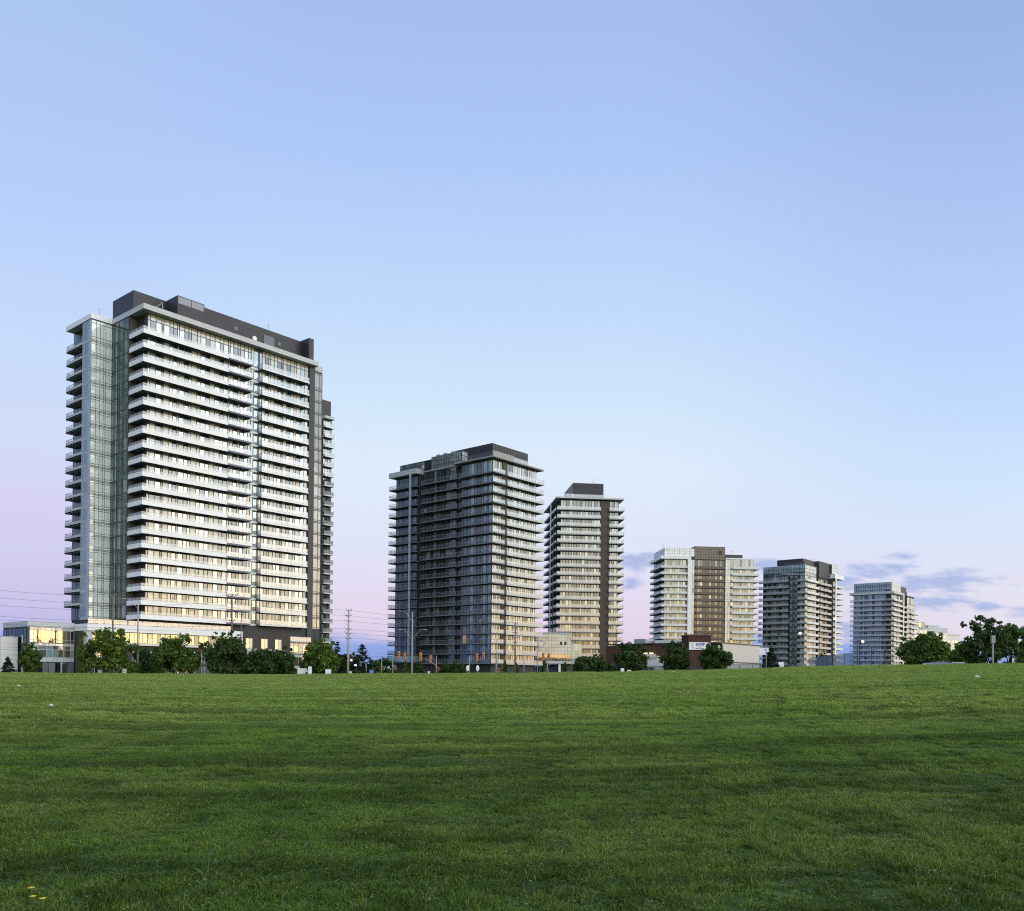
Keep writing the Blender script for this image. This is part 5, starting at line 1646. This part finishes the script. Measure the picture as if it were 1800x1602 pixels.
def sod(size, n, hmin, hmax, wd, seed, clover=0, freq=6.0):
    """a patch of turf: blades in clumps of uneven height and density, with small round leaves between"""
    rng = random.Random(seed)
    b = MB()
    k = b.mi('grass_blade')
    off = Vector((seed * 3.7, seed * 1.9, 0))
    i = 0
    while i < n:
        x, y = rng.uniform(-size / 2, size / 2), rng.uniform(-size / 2, size / 2)
        d = noise.noise(Vector((x, y, 0)) * freq + off) + .5 * noise.noise(Vector((x, y, 0)) * freq * 2.7 + off)
        if rng.random() > .55 + d * 1.1:
            continue
        i += 1
        h = rng.uniform(hmin, hmax) * (1 + .7 * d) * (1.5 if rng.random() < .03 else 1)
        a = rng.random() * 6.28
        lean = rng.uniform(.3, 1.5) * h
        la = rng.random() * 6.28
        w_ = wd * rng.uniform(.6, 1.3)
        ex, ey = math.cos(a) * w_ / 2, math.sin(a) * w_ / 2
        mx_, my_ = x + math.cos(la) * lean * .35, y + math.sin(la) * lean * .35
        tx, ty = x + math.cos(la) * lean, y + math.sin(la) * lean
        v0 = len(b.v)
        b.v += [(x - ex, y - ey, -.015), (x + ex, y + ey, -.015), (mx_ + ex * .8, my_ + ey * .8, h * .7), (mx_ - ex * .8, my_ - ey * .8, h * .7), (tx, ty, h)]
        b.f += [(v0, v0 + 1, v0 + 2, v0 + 3), (v0 + 3, v0 + 2, v0 + 4)]
        b.k += [k, k]
    i = 0
    while i < clover:
        x, y = rng.uniform(-size / 2, size / 2), rng.uniform(-size / 2, size / 2)
        if noise.noise(Vector((x, y, 3)) * freq * .6 + off) < rng.uniform(-.2, .4):
            continue
        i += 1
        z, s, a = rng.uniform(.012, .042), rng.uniform(.006, .013), rng.random() * 6.28
        e = Vector((math.cos(a), math.sin(a), rng.uniform(-.4, .5))) * s
        g = Vector((-math.sin(a), math.cos(a), rng.uniform(-.4, .4))) * s * .8
        c = Vector((x, y, z))
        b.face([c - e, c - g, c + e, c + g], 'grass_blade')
    return b.mesh('sod')


sod_col = bpy.data.collections.new('sods')
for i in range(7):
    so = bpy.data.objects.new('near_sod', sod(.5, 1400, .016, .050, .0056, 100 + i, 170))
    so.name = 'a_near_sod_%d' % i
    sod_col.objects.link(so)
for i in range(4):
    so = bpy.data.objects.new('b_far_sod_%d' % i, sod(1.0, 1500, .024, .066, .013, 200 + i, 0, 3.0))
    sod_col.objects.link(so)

pts, rots, scl, idx = [], [], [], []
rg = random.Random(5)


def sow(r0, r1, step, lo, n, half):
    y = -9.0
    while y < r1:
        xm = max(y, 0) * math.tan(half) + 15.0
        x = -xm
        while x < xm:
            px, py = x + rg.uniform(-.12, .12) * step, y + rg.uniform(-.12, .12) * step
            r = math.hypot(px, py)
            if r0 <= r < r1:
                pts.append((px, py, ground_z(px, py)))
                rots.append(rg.choice((0, .5, 1, 1.5)) * math.pi + rg.uniform(-.15, .15))
                q = Vector((px, py, 0))
                clump = noise.noise(q * .33) * .6 + noise.noise(q * 1.1 + Vector((7, 3, 1))) * .8
                scl.append(max(.3, 1.0 + clump + rg.uniform(-.12, .12)))
                idx.append(lo + rg.randrange(n))
            x += step
        y += step


sow(0.0, 24.0, .46, 0, 7, R(37))
sow(24.0, 112.0, .95, 7, 4, R(35))
me = bpy.data.meshes.new('lawn_grass')
me.from_pydata(pts, [], [])
for nm, ty, data in (('rot', 'FLOAT', rots), ('scl', 'FLOAT', scl), ('idx', 'INT', idx)):
    me.attributes.new(nm, ty, 'POINT').data.foreach_set('value', data)
ng = bpy.data.node_groups.new('sow_grass', 'GeometryNodeTree')
ng.interface.new_socket('Geometry', in_out='INPUT', socket_type='NodeSocketGeometry')
ng.interface.new_socket('Geometry', in_out='OUTPUT', socket_type='NodeSocketGeometry')
gi, go = ng.nodes.new('NodeGroupInput'), ng.nodes.new('NodeGroupOutput')
iop = ng.nodes.new('GeometryNodeInstanceOnPoints')
ci = ng.nodes.new('GeometryNodeCollectionInfo')
ci.inputs['Collection'].default_value = sod_col
ci.inputs['Separate Children'].default_value = True
ci.inputs['Reset Children'].default_value = True


def attr(nm, ty):
    a = ng.nodes.new('GeometryNodeInputNamedAttribute')
    a.data_type = ty
    a.inputs['Name'].default_value = nm
    return [o for o in a.outputs if o.enabled and o.name == 'Attribute'][0]


cx = ng.nodes.new('ShaderNodeCombineXYZ')
cs = ng.nodes.new('ShaderNodeCombineXYZ')
L = ng.links.new
L(attr('rot', 'FLOAT'), cx.inputs['Z'])
sa = attr('scl', 'FLOAT')
cs.inputs['X'].default_value = cs.inputs['Y'].default_value = 1.08
L(sa, cs.inputs['Z'])
L(gi.outputs[0], iop.inputs['Points'])
L(ci.outputs[0], iop.inputs['Instance'])
iop.inputs['Pick Instance'].default_value = True
L(attr('idx', 'INT'), iop.inputs['Instance Index'])
L(cx.outputs[0], iop.inputs['Rotation'])
L(cs.outputs[0], iop.inputs['Scale'])
L(iop.outputs[0], go.inputs[0])
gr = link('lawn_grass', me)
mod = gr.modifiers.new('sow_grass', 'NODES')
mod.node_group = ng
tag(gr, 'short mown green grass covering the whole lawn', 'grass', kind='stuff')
